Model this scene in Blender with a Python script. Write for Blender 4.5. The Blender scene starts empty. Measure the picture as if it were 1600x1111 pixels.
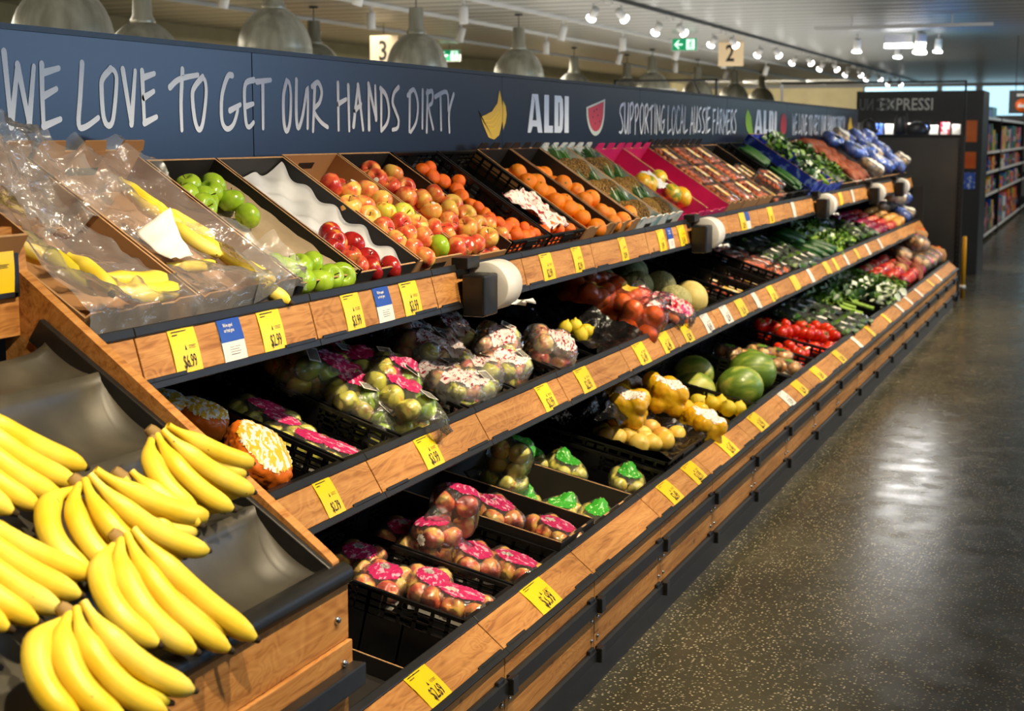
import bpy, bmesh, math, random
from mathutils import Vector, Matrix, noise, Euler
random.seed(7)
SC = bpy.context.scene
COL = SC.collection
PI = math.pi
def lin(c):
    c /= 255.0
    return c/12.92 if c <= .04045 else ((c+.055)/1.055)**2.4
def rgb(r, g, b): return (lin(r), lin(g), lin(b), 1)

# ---------------------------------------------------------------- camera
cam_d = bpy.data.cameras.new('camera'); cam = bpy.data.objects.new('camera', cam_d); COL.objects.link(cam)
psi = math.atan2(942, math.hypot(2380, 344)); th = math.atan2(344, 2380)
cam.location = (0, 0, 1.7)
cam.rotation_euler = (PI/2 - th, 0, psi)
cam_d.sensor_width = 36; cam_d.lens = 2380/1600*36
cam_d.clip_start = .05; cam_d.clip_end = 120
cam_d.dof.use_dof = True; cam_d.dof.focus_distance = 4.0; cam_d.dof.aperture_fstop = 6.3
SC.camera = cam
SC.view_settings.view_transform = 'Standard'; SC.view_settings.look = 'None'
SC.view_settings.exposure = EXPOSURE = 0.0; SC.view_settings.gamma = 1; SC.view_settings.use_curve_mapping = False
cy = SC.cycles
cy.max_bounces = 7; cy.diffuse_bounces = 3; cy.glossy_bounces = 3; cy.transmission_bounces = 4; cy.transparent_max_bounces = 14
cy.sample_clamp_indirect = 3; cy.caustics_reflective = False; cy.caustics_refractive = False
cy.use_denoising = True
# ---------------------------------------------------------------- world and lights
w = bpy.data.worlds.new('world'); SC.world = w; w.use_nodes = True
w.node_tree.nodes['Background'].inputs[0].default_value = rgb(170, 195, 225)
w.node_tree.nodes['Background'].inputs[1].default_value = .25
def lamp(name, kind, loc, rot, energy, color, **k):
    l = bpy.data.lights.new(name, kind); l.energy = energy; l.color = color
    for a, v in k.items(): setattr(l, a, v)
    o = bpy.data.objects.new(name, l); COL.objects.link(o); o.location = loc; o.rotation_euler = rot
    return o
def aim(o, p): o.rotation_euler = (Vector(p) - o.location).to_track_quat('-Z', 'Y').to_euler()
WARM = (1, .82, .555)
# row of warm track spotlights over the aisle, aimed at the produce
for k in range(13):
    y = 1.2 + 1.18*k
    o = lamp('produce_spot_light', 'SPOT', (-.372, y, 2.812), (0, 0, 0), 195 if k else 220, WARM, spot_size=math.radians(70), spot_blend=.5, shadow_soft_size=.035)
    aim(o, (-1.72, y + .1, .75))
# soft ceiling light of the shop
for k in range(4):
    o = lamp('ceiling_fill_light', 'AREA', (2.6, 2 + 8*k, 3.05), (0, 0, 0), 42, (1, .96, .88), shape='RECTANGLE', size=1.2, size_y=5)
for k in range(4):
    o = lamp('added_sign_fill', 'SPOT', (.9, 3.2 + 3.6*k, 3.0), (0, 0, 0), 95, (.90, .95, 1), spot_size=math.radians(46), spot_blend=1, shadow_soft_size=.15); aim(o, (-2.45, 3.4 + 3.6*k, 1.98))  # added fill spots, only to brighten the sign lettering
for k in range(3):
    o = lamp('hall_fill_light', 'AREA', (-9.7, 8 + 13*k, 3.0), (0, 0, 0), 260, (1, .93, .80), shape='RECTANGLE', size=1.6, size_y=9)
o = lamp('added_far_wall_fill', 'AREA', (-8.6, 41, 2.9), (0, 0, 0), 160, (1, .93, .80), shape='RECTANGLE', size=4, size_y=.6); aim(o, (-8.6, 45, 2.2))  # added fill, no fixture: lifts the dark far wall
o = lamp('aisle_end_light', 'AREA', (-2.6, 21.8, 3.0), (0, 0, 0), 150, (1, .98, .94), shape='RECTANGLE', size=1.0, size_y=2.2)
o = lamp('far_aisle_light', 'AREA', (.4, 31, 3.0), (0, 0, 0), 150, (1, .97, .92), shape='RECTANGLE', size=2, size_y=12)
o = lamp('display_cabinet_light', 'AREA', (-2.35, 19.58, 1.88), (0, 0, 0), 12, (1, .98, .95), shape='RECTANGLE', size=1.1, size_y=.1)
o = lamp('added_end_unit_fill', 'AREA', (-1.9, 15.2, 3.05), (0, 0, 0), 22, (1, .97, .92), shape='RECTANGLE', size=1.5, size_y=.6); aim(o, (-2.2, 19.5, 1.9))  # added fill, no fixture: brightens the cabinet header and end panel
# daylight through the shop window behind the viewer
o = lamp('window_daylight', 'AREA', (7.6, 11, 2.5), (0, 0, 0), 230, (.36, .58, 1), shape='RECTANGLE', size=12, size_y=1.3); aim(o, (-3, 5, 1.6))
# added unseen lamps, imitating light bounced up to the slatted ceiling
o = lamp('added_bounce_fill', 'AREA', (-5.5, 16, 2.1), (PI, 0, 0), 330, (1, .97, .90), shape='RECTANGLE', size=4, size_y=30)
o = lamp('added_bounce_fill', 'AREA', (1.2, 25, 2.2), (PI, 0, 0), 230, (1, .98, .95), shape='RECTANGLE', size=3, size_y=38)

# ---------------------------------------------------------------- helpers
def tag(o, label=None, cat=None, group=None, kind=None):
    if label: o['label'] = label
    if cat: o['category'] = cat
    if group: o['group'] = group
    if kind: o['kind'] = kind
    return o
class MB:
    def __init__(s): s.v = []; s.f = []; s.sm = []; s.mi = []; s.cm = 0
    def add(s, vs, fs, smooth=False, M=None):
        n = len(s.v)
        for p in vs:
            p = Vector(p)
            s.v.append(M @ p if M else p)
        for f in fs: s.f.append([i + n for i in f]); s.sm.append(smooth); s.mi.append(s.cm)
        return s
    def box(s, c, d, M=None):
        x, y, z = c; a, b, e = d[0]/2, d[1]/2, d[2]/2
        vs = [(x+i*a, y+j*b, z+k*e) for i in (-1, 1) for j in (-1, 1) for k in (-1, 1)]
        return s.add(vs, [(0,1,3,2),(4,6,7,5),(0,4,5,1),(2,3,7,6),(0,2,6,4),(1,5,7,3)], False, M)
    def bb(s, x0, x1, y0, y1, z0, z1, M=None): return s.box(((x0+x1)/2, (y0+y1)/2, (z0+z1)/2), (abs(x1-x0), abs(y1-y0), abs(z1-z0)), M)
    def prism(s, prof, y0, y1, smooth=False, M=None):      # closed profile of (x, z) swept along Y
        n = len(prof)
        vs = [(x, y0, z) for x, z in prof] + [(x, y1, z) for x, z in prof]
        fs = [(i, (i+1) % n, n+(i+1) % n, n+i) for i in range(n)]
        s.add(vs, fs, smooth, M); 
        return s.add(vs, [tuple(range(n))[::-1], tuple(range(n, 2*n))], False, M)
    def lathe(s, prof, n=16, M=None, smooth=True):          # (r, z)
        vs = []; fs = []; m = len(prof)
        for i in range(n):
            a = 2*PI*i/n
            for r, z in prof: vs.append((r*math.cos(a), r*math.sin(a), z))
        for i in range(n):
            j = (i+1) % n
            for k in range(m-1):
                fs.append((i*m+k, j*m+k, j*m+k+1, i*m+k+1))
        return s.add(vs, fs, smooth, M)
    def tube(s, pts, rad, n=8, M=None, cap=True, smooth=True, squash=None):
        pts = [Vector(p) for p in pts]; m = len(pts)
        if not hasattr(rad, '__len__'): rad = [rad]*m
        vs = []; up = Vector((0, 0, 1))
        t0 = (pts[1]-pts[0]).normalized()
        if abs(t0.dot(up)) > .95: up = Vector((1, 0, 0))
        a = (up - t0*up.dot(t0)).normalized()
        for i in range(m):
            t = (pts[min(i+1, m-1)] - pts[max(i-1, 0)]).normalized()
            a = (a - t*a.dot(t)).normalized(); b = t.cross(a)
            for k in range(n):
                q = 2*PI*k/n
                vs.append(pts[i] + (a*math.cos(q)*(squash or 1) + b*math.sin(q))*rad[i])
        fs = [(i*n+k, i*n+(k+1) % n, (i+1)*n+(k+1) % n, (i+1)*n+k) for i in range(m-1) for k in range(n)]
        s.add(vs, fs, smooth, M)
        if cap: s.add(vs, [tuple(range(n))[::-1], tuple(range((m-1)*n, m*n))], False, M)
        return s
    def grid(s, fn, nu, nv, smooth=True, M=None):
        vs = [fn(i/(nu-1), j/(nv-1)) for i in range(nu) for j in range(nv)]
        fs = [(i*nv+j, (i+1)*nv+j, (i+1)*nv+j+1, i*nv+j+1) for i in range(nu-1) for j in range(nv-1)]
        return s.add(vs, fs, smooth, M)
    def mesh(s, name, mats):
        me = bpy.data.meshes.new(name)
        me.from_pydata([tuple(v) for v in s.v], [], s.f); me.validate()
        if not isinstance(mats, (list, tuple)): mats = [mats]
        for m in mats: me.materials.append(m)
        if len(me.polygons) == len(s.sm):
            me.polygons.foreach_set('use_smooth', s.sm); me.polygons.foreach_set('material_index', s.mi)
        me.update(); return me
    def build(s, name, mats, parent=None, M=None, bevel=0, seg=2):
        o = bpy.data.objects.new(name, s.mesh(name, mats)); COL.objects.link(o)
        if bevel:
            b = o.modifiers.new('bevel', 'BEVEL'); b.width = bevel; b.segments = seg; b.limit_method = 'ANGLE'; b.harden_normals = False
        if parent: o.parent = parent
        if M is not None: o.matrix_local = M
        return o
def empty(name, M=None, loc=None):
    o = bpy.data.objects.new(name, None); COL.objects.link(o); o.empty_display_size = .05
    if M is not None: o.matrix_world = M
    if loc is not None: o.location = loc
    return o
def linkobj(name, me, parent=None, M=None):
    o = bpy.data.objects.new(name, me); COL.objects.link(o)
    if parent: o.parent = parent
    if M is not None: o.matrix_local = M
    return o
def copy_tree(o, parent=None, M=None):
    c = o.copy(); COL.objects.link(c); c.parent = parent
    for ch in list(o.children):
        copy_tree(ch, c)
    if M is not None: c.matrix_local = M
    return c
def T(x, y, z): return Matrix.Translation((x, y, z))
def RX(a): return Matrix.Rotation(a, 4, 'X')
def RY(a): return Matrix.Rotation(a, 4, 'Y')
def RZ(a): return Matrix.Rotation(a, 4, 'Z')
def SCL(x, y=None, z=None):
    return Matrix.Diagonal((x, x if y is None else y, x if z is None else z, 1))
def frame(o, x, y, z):
    return Matrix(((x[0], y[0], z[0], o[0]), (x[1], y[1], z[1], o[1]), (x[2], y[2], z[2], o[2]), (0, 0, 0, 1)))
# sloping planes of the three shelves and of the banana troughs: front edge x, z and slope
SH = {'T': (-1.92, 1.333, 33.5), 'M': (-1.80, .873, 18.0), 'L': (-1.50, .455, 12.5), 'B': (-1.32, .88, 34.6)}
DEPTH = {'T': .115, 'M': .15, 'L': .185}
def FR(s, Y=0, t=0, h=0):
    X, Z, a = SH[s]; a = math.radians(a)
    u = Vector((0, 1, 0)); e = Vector((-math.cos(a), 0, math.sin(a))); n = Vector((math.sin(a), 0, math.cos(a)))
    return frame(Vector((X, 0, Z)) + u*Y + e*t + n*h, u, e, n)
def RW(M):      # rotation-only random
    return M
def jit(a): return random.uniform(-a, a)
def rrot(): return Euler((jit(1.0), jit(1.0), random.uniform(0, 6.28))).to_matrix().to_4x4()

# ---------------------------------------------------------------- materials
MT = {}
def nd(nt, t, **k):
    n = nt.nodes.new(t)
    for a, v in k.items():
        if a.startswith('i_'): n.inputs[a[2:].replace('_', ' ')].default_value = v
        else: setattr(n, a, v)
    return n
def mat(name, col=(.5, .5, .5, 1), rough=.5, metal=0, spec=.5, coat=0, emit=None, es=0, sss=0):
    m = bpy.data.materials.new(name); m.use_nodes = True
    b = m.node_tree.nodes['Principled BSDF']
    b.inputs['Base Color'].default_value = col; b.inputs['Roughness'].default_value = rough
    b.inputs['Metallic'].default_value = metal; b.inputs['Specular IOR Level'].default_value = spec
    b.inputs['Coat Weight'].default_value = coat
    if emit: b.inputs['Emission Color'].default_value = emit; b.inputs['Emission Strength'].default_value = es
    MT[name] = m; return m
def bsdf(m): return m.node_tree.nodes['Principled BSDF']
def ramp(nt, stops, fac=None, interp='LINEAR'):
    r = nt.nodes.new('ShaderNodeValToRGB'); r.color_ramp.interpolation = interp
    el = r.color_ramp.elements
    while len(el) < len(stops): el.new(.5)
    for e, (p, c) in zip(el, stops): e.position = p; e.color = c
    if fac is not None: nt.links.new(fac, r.inputs[0])
    return r
def coords(nt, scale=(1, 1, 1), rand=True, kind='Object'):
    tc = nt.nodes.new('ShaderNodeTexCoord'); mp = nt.nodes.new('ShaderNodeMapping'); mp.inputs['Scale'].default_value = scale
    nt.links.new(tc.outputs[kind], mp.inputs[0])
    if rand:
        oi = nt.nodes.new('ShaderNodeObjectInfo'); ml = nt.nodes.new('ShaderNodeMath'); ml.operation = 'MULTIPLY'; ml.inputs[1].default_value = 37
        nt.links.new(oi.outputs['Random'], ml.inputs[0]); nt.links.new(ml.outputs[0], mp.inputs['Location'])
    return mp.outputs[0]
def nz(nt, vec, scale=5, detail=3, rough=.5, dist=0):
    n = nt.nodes.new('ShaderNodeTexNoise'); n.inputs['Scale'].default_value = scale; n.inputs['Detail'].default_value = detail
    n.inputs['Roughness'].default_value = rough; n.inputs['Distortion'].default_value = dist
    nt.links.new(vec, n.inputs['Vector']); return n.outputs['Fac']
def bump(nt, h, b, strength=.3, dist=.01):
    n = nt.nodes.new('ShaderNodeBump'); n.inputs['Strength'].default_value = strength; n.inputs['Distance'].default_value = dist
    nt.links.new(h, n.inputs['Height']); nt.links.new(n.outputs[0], b.inputs['Normal']); return n
def noisy(name, stops, scale=5, rough=.5, stretch=(1, 1, 1), detail=3, bmp=0, bd=.003, dist=0, rand=True, spec=.5, kind='Object', coat=0):
    m = mat(name, stops[0][1], rough, spec=spec, coat=coat); nt = m.node_tree; b = bsdf(m)
    v = coords(nt, stretch, rand, kind); f = nz(nt, v, scale, detail, dist=dist)
    r = ramp(nt, stops, f); nt.links.new(r.outputs[0], b.inputs['Base Color'])
    if bmp: bump(nt, f, b, bmp, bd)
    return m
# wood with long grain along Y, knots, different for every board
m = mat('wood', rough=.5, spec=.3); nt = m.node_tree; b = bsdf(m)
v = coords(nt, (26, 1.5, 26)); f1 = nz(nt, v, 2.0, 5, .6, .6)
v3 = coords(nt, (5, .9, 5)); f3 = nz(nt, v3, 1.6, 2, .5, 2.4)
wv = nt.nodes.new('ShaderNodeMath'); wv.operation = 'SINE'; w0 = nt.nodes.new('ShaderNodeMath'); w0.operation = 'MULTIPLY'; w0.inputs[1].default_value = 85; nt.links.new(f3, w0.inputs[0]); nt.links.new(w0.outputs[0], wv.inputs[0])
mx = nt.nodes.new('ShaderNodeMath'); mx.operation = 'MULTIPLY_ADD'; mx.inputs[1].default_value = .07; nt.links.new(wv.outputs[0], mx.inputs[0]); nt.links.new(f1, mx.inputs[2])
r = ramp(nt, [(.28, rgb(146, 92, 45)), (.45, rgb(180, 123, 64)), (.72, rgb(203, 148, 86))], mx.outputs[0])
v2 = coords(nt, (1.6, 1, 1.6)); vo = nt.nodes.new('ShaderNodeTexVoronoi'); vo.inputs['Scale'].default_value = 3.0; nt.links.new(v2, vo.inputs['Vector'])
kr = ramp(nt, [(.025, rgb(96, 52, 26)), (.06, (1, 1, 1, 1))], vo.outputs['Distance'])
mm = nt.nodes.new('ShaderNodeMix'); mm.data_type = 'RGBA'; mm.blend_type = 'MULTIPLY'; mm.inputs[0].default_value = .7
nt.links.new(r.outputs[0], mm.inputs[6]); nt.links.new(kr.outputs[0], mm.inputs[7]); nt.links.new(mm.outputs[2], b.inputs['Base Color'])
bump(nt, f1, b, .08, .001)
noisy('black_plastic', [(.3, rgb(22, 22, 23)), (.7, rgb(32, 32, 32))], 30, .38, bmp=.05, spec=.5)
noisy('crate_plastic', [(.3, rgb(15, 15, 16)), (.7, rgb(24, 24, 25))], 20, .32, spec=.5)
noisy('trough_plastic', [(.3, rgb(54, 51, 44)), (.55, rgb(70, 66, 56)), (.75, rgb(88, 82, 68))], 9, .42, bmp=.08, detail=6)
noisy('rail_metal', [(.3, rgb(26, 26, 26)), (.7, rgb(34, 33, 32))], 20, .42, spec=.3)
noisy('dark_panel', [(.3, rgb(44, 43, 42)), (.7, rgb(54, 52, 50))], 3, .5)
noisy('cardboard', [(.3, rgb(160, 116, 72)), (.7, rgb(172, 126, 80))], 3, .8)
noisy('cardboard_edge', [(.3, rgb(190, 150, 105)), (.7, rgb(170, 130, 90))], 60, .85)
noisy('cardboard_black', [(.3, rgb(24, 22, 21)), (.7, rgb(36, 32, 29))], 7, .6)
noisy('cardboard_olive', [(.3, rgb(48, 44, 36)), (.7, rgb(60, 54, 44))], 7, .7)
noisy('cardboard_magenta', [(.3, rgb(178, 22, 92)), (.7, rgb(200, 34, 108))], 7, .6)
noisy('cardboard_white', [(.42, rgb(205, 208, 205)), (.5, rgb(226, 226, 222)), (.62, rgb(120, 160, 165))], 14, .7)
noisy('cardboard_blue', [(.40, rgb(22, 42, 150)), (.52, rgb(30, 55, 175)), (.58, rgb(110, 140, 220))], 16, .5)
noisy('liner', [(.3, rgb(176, 178, 182)), (.7, rgb(208, 210, 214))], 9, .85, bmp=.5, bd=.01)
noisy('paper_liner', [(.3, rgb(160, 138, 108)), (.7, rgb(190, 168, 138))], 9, .85, bmp=.3, bd=.01)
mat('white_paper', rgb(232, 228, 220), .6); mat('white_plastic', rgb(225, 222, 216), .35)
mat('tag_yellow', rgb(252, 208, 12), .35); mat('tag_white', rgb(228, 224, 214), .4); mat('tag_blue', rgb(22, 70, 165), .35); mat('ink', rgb(30, 26, 20), .5)
mat('chrome', rgb(190, 190, 190), .2, 1); mat('lettering', rgb(240, 245, 255), .5)
mat('gold', rgb(226, 186, 60), .5); mat('melon_red', rgb(200, 62, 78), .5); mat('rind', rgb(205, 215, 205), .5); mat('leaf_green', rgb(135, 180, 60), .5)
m = noisy('sign_board', [(.3, rgb(12, 19, 40)), (.7, rgb(15, 23, 45))], 2, .30, spec=.65)
mat('yellow_paint', rgb(225, 160, 20), .4)
# terrazzo floor
m = mat('terrazzo', rough=.22, spec=.5); nt = m.node_tree; b = bsdf(m)
v = coords(nt, (1, 1, 1), False); base = nz(nt, v, 1.3, 4)
rb = ramp(nt, [(.3, rgb(64, 60, 45)), (.7, rgb(80, 75, 56))], base)
vo = nt.nodes.new('ShaderNodeTexVoronoi'); vo.inputs['Scale'].default_value = 78; vo.inputs['Randomness'].default_value = 1; nt.links.new(v, vo.inputs['Vector'])
chip = ramp(nt, [(.26, (1, 1, 1, 1)), (.33, (0, 0, 0, 1))], vo.outputs['Distance'])
hs = nt.nodes.new('ShaderNodeSeparateColor'); nt.links.new(vo.outputs['Color'], hs.inputs[0])
gt = ramp(nt, [(.18, (0, 0, 0, 1)), (.8, (1, 1, 1, 1))], hs.outputs[0])
mu = nt.nodes.new('ShaderNodeMath'); mu.operation = 'MULTIPLY'; nt.links.new(chip.outputs[0], mu.inputs[0]); nt.links.new(gt.outputs[0], mu.inputs[1])
mm = nt.nodes.new('ShaderNodeMix'); mm.data_type = 'RGBA'; mm.inputs[7].default_value = rgb(190, 180, 150)
nt.links.new(mu.outputs[0], mm.inputs[0]); nt.links.new(rb.outputs[0], mm.inputs[6]); nt.links.new(mm.outputs[2], b.inputs['Base Color'])
rn = nz(nt, v, 6, 5); rr = ramp(nt, [(.3, (.16, .16, .16, 1)), (.75, (.34, .34, .34, 1))], rn); nt.links.new(rr.outputs[0], b.inputs['Roughness'])
# slatted ceiling, glossy, fine grooves across the shop
m = mat('ceiling_slats', rgb(150, 149, 142), .36, spec=.38); nt = m.node_tree; b = bsdf(m)
v = coords(nt, (0, 1, 0), False); wv = nt.nodes.new('ShaderNodeTexWave'); wv.bands_direction = 'Y'; wv.inputs['Scale'].default_value = .62; nt.links.new(v, wv.inputs['Vector'])
rr = ramp(nt, [(.02, rgb(84, 84, 80)), (.10, rgb(150, 149, 142)), (.9, rgb(158, 157, 150)), (.99, rgb(185, 184, 178))], wv.outputs['Fac']); nt.links.new(rr.outputs[0], b.inputs['Base Color'])
bump(nt, wv.outputs['Fac'], b, .6, .02)
noisy('beige_wall', [(.3, rgb(178, 164, 122)), (.7, rgb(192, 178, 134))], 3, .7)
mat('far_wall', rgb(120, 120, 118), .7)
mat('sky_glass', rgb(170, 215, 235), .3, emit=rgb(175, 220, 240), es=1.5)
noisy('brushed_aluminium', [(.35, rgb(150, 147, 130)), (.65, rgb(190, 188, 172))], 9, .33, stretch=(1, 1, .15)); bsdf(MT['brushed_aluminium']).inputs['Metallic'].default_value = .7
mat('lamp_white', (1, 1, 1, 1), .4, emit=(.85, .93, 1, 1), es=14); mat('lamp_warm', (1, 1, 1, 1), .4, emit=(1, .95, .88, 1), es=7)
mat('lamp_strong', (1, 1, 1, 1), .4, emit=(1, .98, .94, 1), es=14)
mat('exit_green', rgb(10, 130, 85), .4, emit=rgb(10, 140, 90), es=.8); mat('exit_white', rgb(230, 255, 240), .4, emit=rgb(210, 255, 230), es=1.2)
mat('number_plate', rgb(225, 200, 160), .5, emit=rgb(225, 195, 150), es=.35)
# fruit
def fruit(name, stops, scale, stretch, rough=.28, dist=0, bmp=0, bs=60, coat=.15, spots=None, bd=.001):
    if not name.startswith(('banana', 'leaf', 'celery')):       # these shapes are modelled one unit in radius and scaled
        scale *= .13; bs *= .16; bd *= 12; spots = (spots[0]*.13, spots[1], spots[2]) if spots else None
    m = mat(name, rough=rough, coat=coat); nt = m.node_tree; b = bsdf(m)
    v = coords(nt, stretch); f = nz(nt, v, scale, 3, dist=dist); r = ramp(nt, stops, f); out = r.outputs[0]
    oi = nt.nodes.new('ShaderNodeObjectInfo'); mr = nt.nodes.new('ShaderNodeMapRange'); mr.inputs['To Min'].default_value = -.11; mr.inputs['To Max'].default_value = .11
    nt.links.new(oi.outputs['Random'], mr.inputs[0]); ad = nt.nodes.new('ShaderNodeMath'); nt.links.new(f, ad.inputs[0]); nt.links.new(mr.outputs[0], ad.inputs[1]); nt.links.new(ad.outputs[0], r.inputs[0])
    if spots:
        f3 = nz(nt, coords(nt, (1, 1, 1)), spots[0], 2); rs = ramp(nt, [(spots[1], (0, 0, 0, 1)), (spots[1]+.03, (1, 1, 1, 1))], f3)
        mm = nt.nodes.new('ShaderNodeMix'); mm.data_type = 'RGBA'; nt.links.new(rs.outputs[0], mm.inputs[0]); nt.links.new(out, mm.inputs[6]); mm.inputs[7].default_value = spots[2]; out = mm.outputs[2]
    nt.links.new(out, b.inputs['Base Color'])
    if bmp: bump(nt, nz(nt, coords(nt, (1, 1, 1)), bs, 2), b, bmp, bd)
    return m
fruit('apple_pink', [(.36, rgb(240, 200, 96)), (.50, rgb(235, 150, 84)), (.62, rgb(216, 88, 60)), (.76, rgb(180, 46, 40))], 8, (1, 1, .7), .25)
fruit('apple_red', [(.30, rgb(222, 150, 60)), (.42, rgb(190, 50, 40)), (.6, rgb(160, 24, 26)), (.8, rgb(120, 14, 20))], 9, (1, 1, .4), .22)
fruit('apple_green', [(.3, rgb(142, 182, 36)), (.7, rgb(172, 204, 58))], 14, (1, 1, .6), .25)
fruit('apple_blush', [(.34, rgb(196, 212, 74)), (.55, rgb(220, 205, 80)), (.66, rgb(200, 90, 50)), (.8, rgb(170, 40, 40))], 16, (1, 1, .35), .25)
fruit('apple_yellow', [(.3, rgb(205, 205, 70)), (.6, rgb(222, 212, 90)), (.75, rgb(215, 150, 70))], 14, (1, 1, .5), .25)
fruit('pear_green', [(.3, rgb(182, 190, 70)), (.7, rgb(205, 205, 95))], 12, (1, 1, 1), .35, spots=(120, .64, rgb(150, 130, 60)))
fruit('orange_peel', [(.3, rgb(244, 128, 10)), (.7, rgb(250, 150, 20))], 9, (1, 1, 1), .38, bmp=.35, bs=260)
fruit('mandarin_peel', [(.3, rgb(236, 92, 10)), (.7, rgb(245, 122, 18))], 9, (1, 1, 1), .35, bmp=.35, bs=200)
fruit('lemon_peel', [(.3, rgb(238, 205, 30)), (.7, rgb(245, 220, 60))], 9, (1, 1, 1), .38, bmp=.3, bs=200)
fruit('tomato_skin', [(.3, rgb(205, 32, 14)), (.6, rgb(222, 56, 20)), (.8, rgb(235, 105, 35))], 10, (1, 1, .6), .15, coat=.4)
fruit('banana_skin', [(.28, rgb(240, 202, 44)), (.5, rgb(250, 220, 74)), (.8, rgb(253, 232, 118))], 12, (1, 1, 1), .42, coat=.05, spots=(55, .75, rgb(120, 80, 25)))
fruit('banana_green', [(.3, rgb(200, 190, 45)), (.7, rgb(225, 205, 50))], 12, (1, 1, 1), .42, coat=.05)
fruit('cantaloupe_skin', [(.42, rgb(150, 146, 90)), (.5, rgb(190, 184, 128)), (.58, rgb(166, 162, 102))], 60, (1, 1, 1), .7, bmp=.5, bs=90, coat=0)
fruit('honeydew_skin', [(.3, rgb(196, 176, 98)), (.7, rgb(214, 196, 120))], 20, (1, 1, 1), .6, bmp=.3, bs=120, coat=0)
m = fruit('watermelon_skin', [(.36, rgb(96, 128, 40)), (.48, rgb(132, 158, 56)), (.6, rgb(190, 190, 84))], 14, (1, 1, .25), .4, dist=.5)
fruit('mango_skin', [(.32, rgb(222, 160, 24)), (.5, rgb(205, 180, 50)), (.65, rgb(120, 135, 45))], 14, (1, 1, .6), .35, spots=(60, .7, rgb(70, 60, 25)))
fruit('squash_skin', [(.3, rgb(214, 158, 66)), (.7, rgb(230, 180, 84))], 12, (1, 1, 1), .45)
fruit('squash_yellow', [(.3, rgb(226, 188, 70)), (.7, rgb(238, 206, 100))], 12, (1, 1, 1), .42)
fruit('onion_brown', [(.3, rgb(190, 120, 50)), (.7, rgb(228, 180, 90))], 12, (1, 1, .2), .35)
fruit('onion_red', [(.3, rgb(108, 16, 40)), (.7, rgb(160, 40, 80))], 14, (1, 1, .2), .25)
fruit('radish_red', [(.3, rgb(170, 20, 20)), (.6, rgb(200, 60, 40)), (.75, rgb(225, 180, 150))], 18, (1, 1, .4), .3)
fruit('sweet_potato_skin', [(.3, rgb(128, 60, 36)), (.7, rgb(164, 86, 54))], 12, (1, 1, 1), .6, bmp=.3, bs=40, coat=0)
fruit('potato_skin', [(.3, rgb(190, 150, 90)), (.7, rgb(215, 180, 120))], 12, (1, 1, 1), .6, bmp=.2, bs=50, coat=0)
fruit('cucumber_skin', [(.3, rgb(24, 66, 24)), (.7, rgb(50, 104, 40))], 20, (1, 1, .3), .3, bmp=.3, bs=60)
fruit('celery_green', [(.3, rgb(120, 160, 50)), (.7, rgb(170, 200, 90))], 14, (4, 4, .5), .4)
fruit('leaf_dark', [(.3, rgb(26, 62, 24)), (.7, rgb(62, 110, 42))], 20, (1, 1, 1), .4)
fruit('leaf_bright', [(.3, rgb(60, 110, 24)), (.7, rgb(120, 160, 44))], 20, (1, 1, 1), .45)
fruit('leaf_white', [(.3, rgb(190, 205, 170)), (.7, rgb(225, 232, 215))], 20, (1, 1, 1), .4)
fruit('carrot_skin', [(.3, rgb(226, 92, 20)), (.7, rgb(238, 120, 36))], 14, (1, 1, 3), .4)
fruit('pineapple_skin', [(.35, rgb(96, 80, 30)), (.5, rgb(170, 120, 40)), (.65, rgb(206, 160, 70))], 46, (1, 1, 1), .55, bmp=1, bs=45, coat=0, bd=.01)
fruit('mushroom_white', [(.3, rgb(205, 190, 160)), (.7, rgb(225, 212, 186))], 14, (1, 1, 1), .6, coat=0)
fruit('strawberry_skin', [(.3, rgb(176, 46, 28)), (.7, rgb(206, 104, 60))], 30, (1, 1, 1), .25, spots=(150, .62, rgb(240, 190, 80)))
mat('stem_brown', rgb(96, 70, 40), .7); mat('banana_tip', rgb(60, 45, 25), .7); mat('crown_brown', rgb(150, 122, 70), .7); mat('sticker', rgb(225, 225, 215), .4); mat('stem_green', rgb(80, 120, 40), .6)
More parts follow.
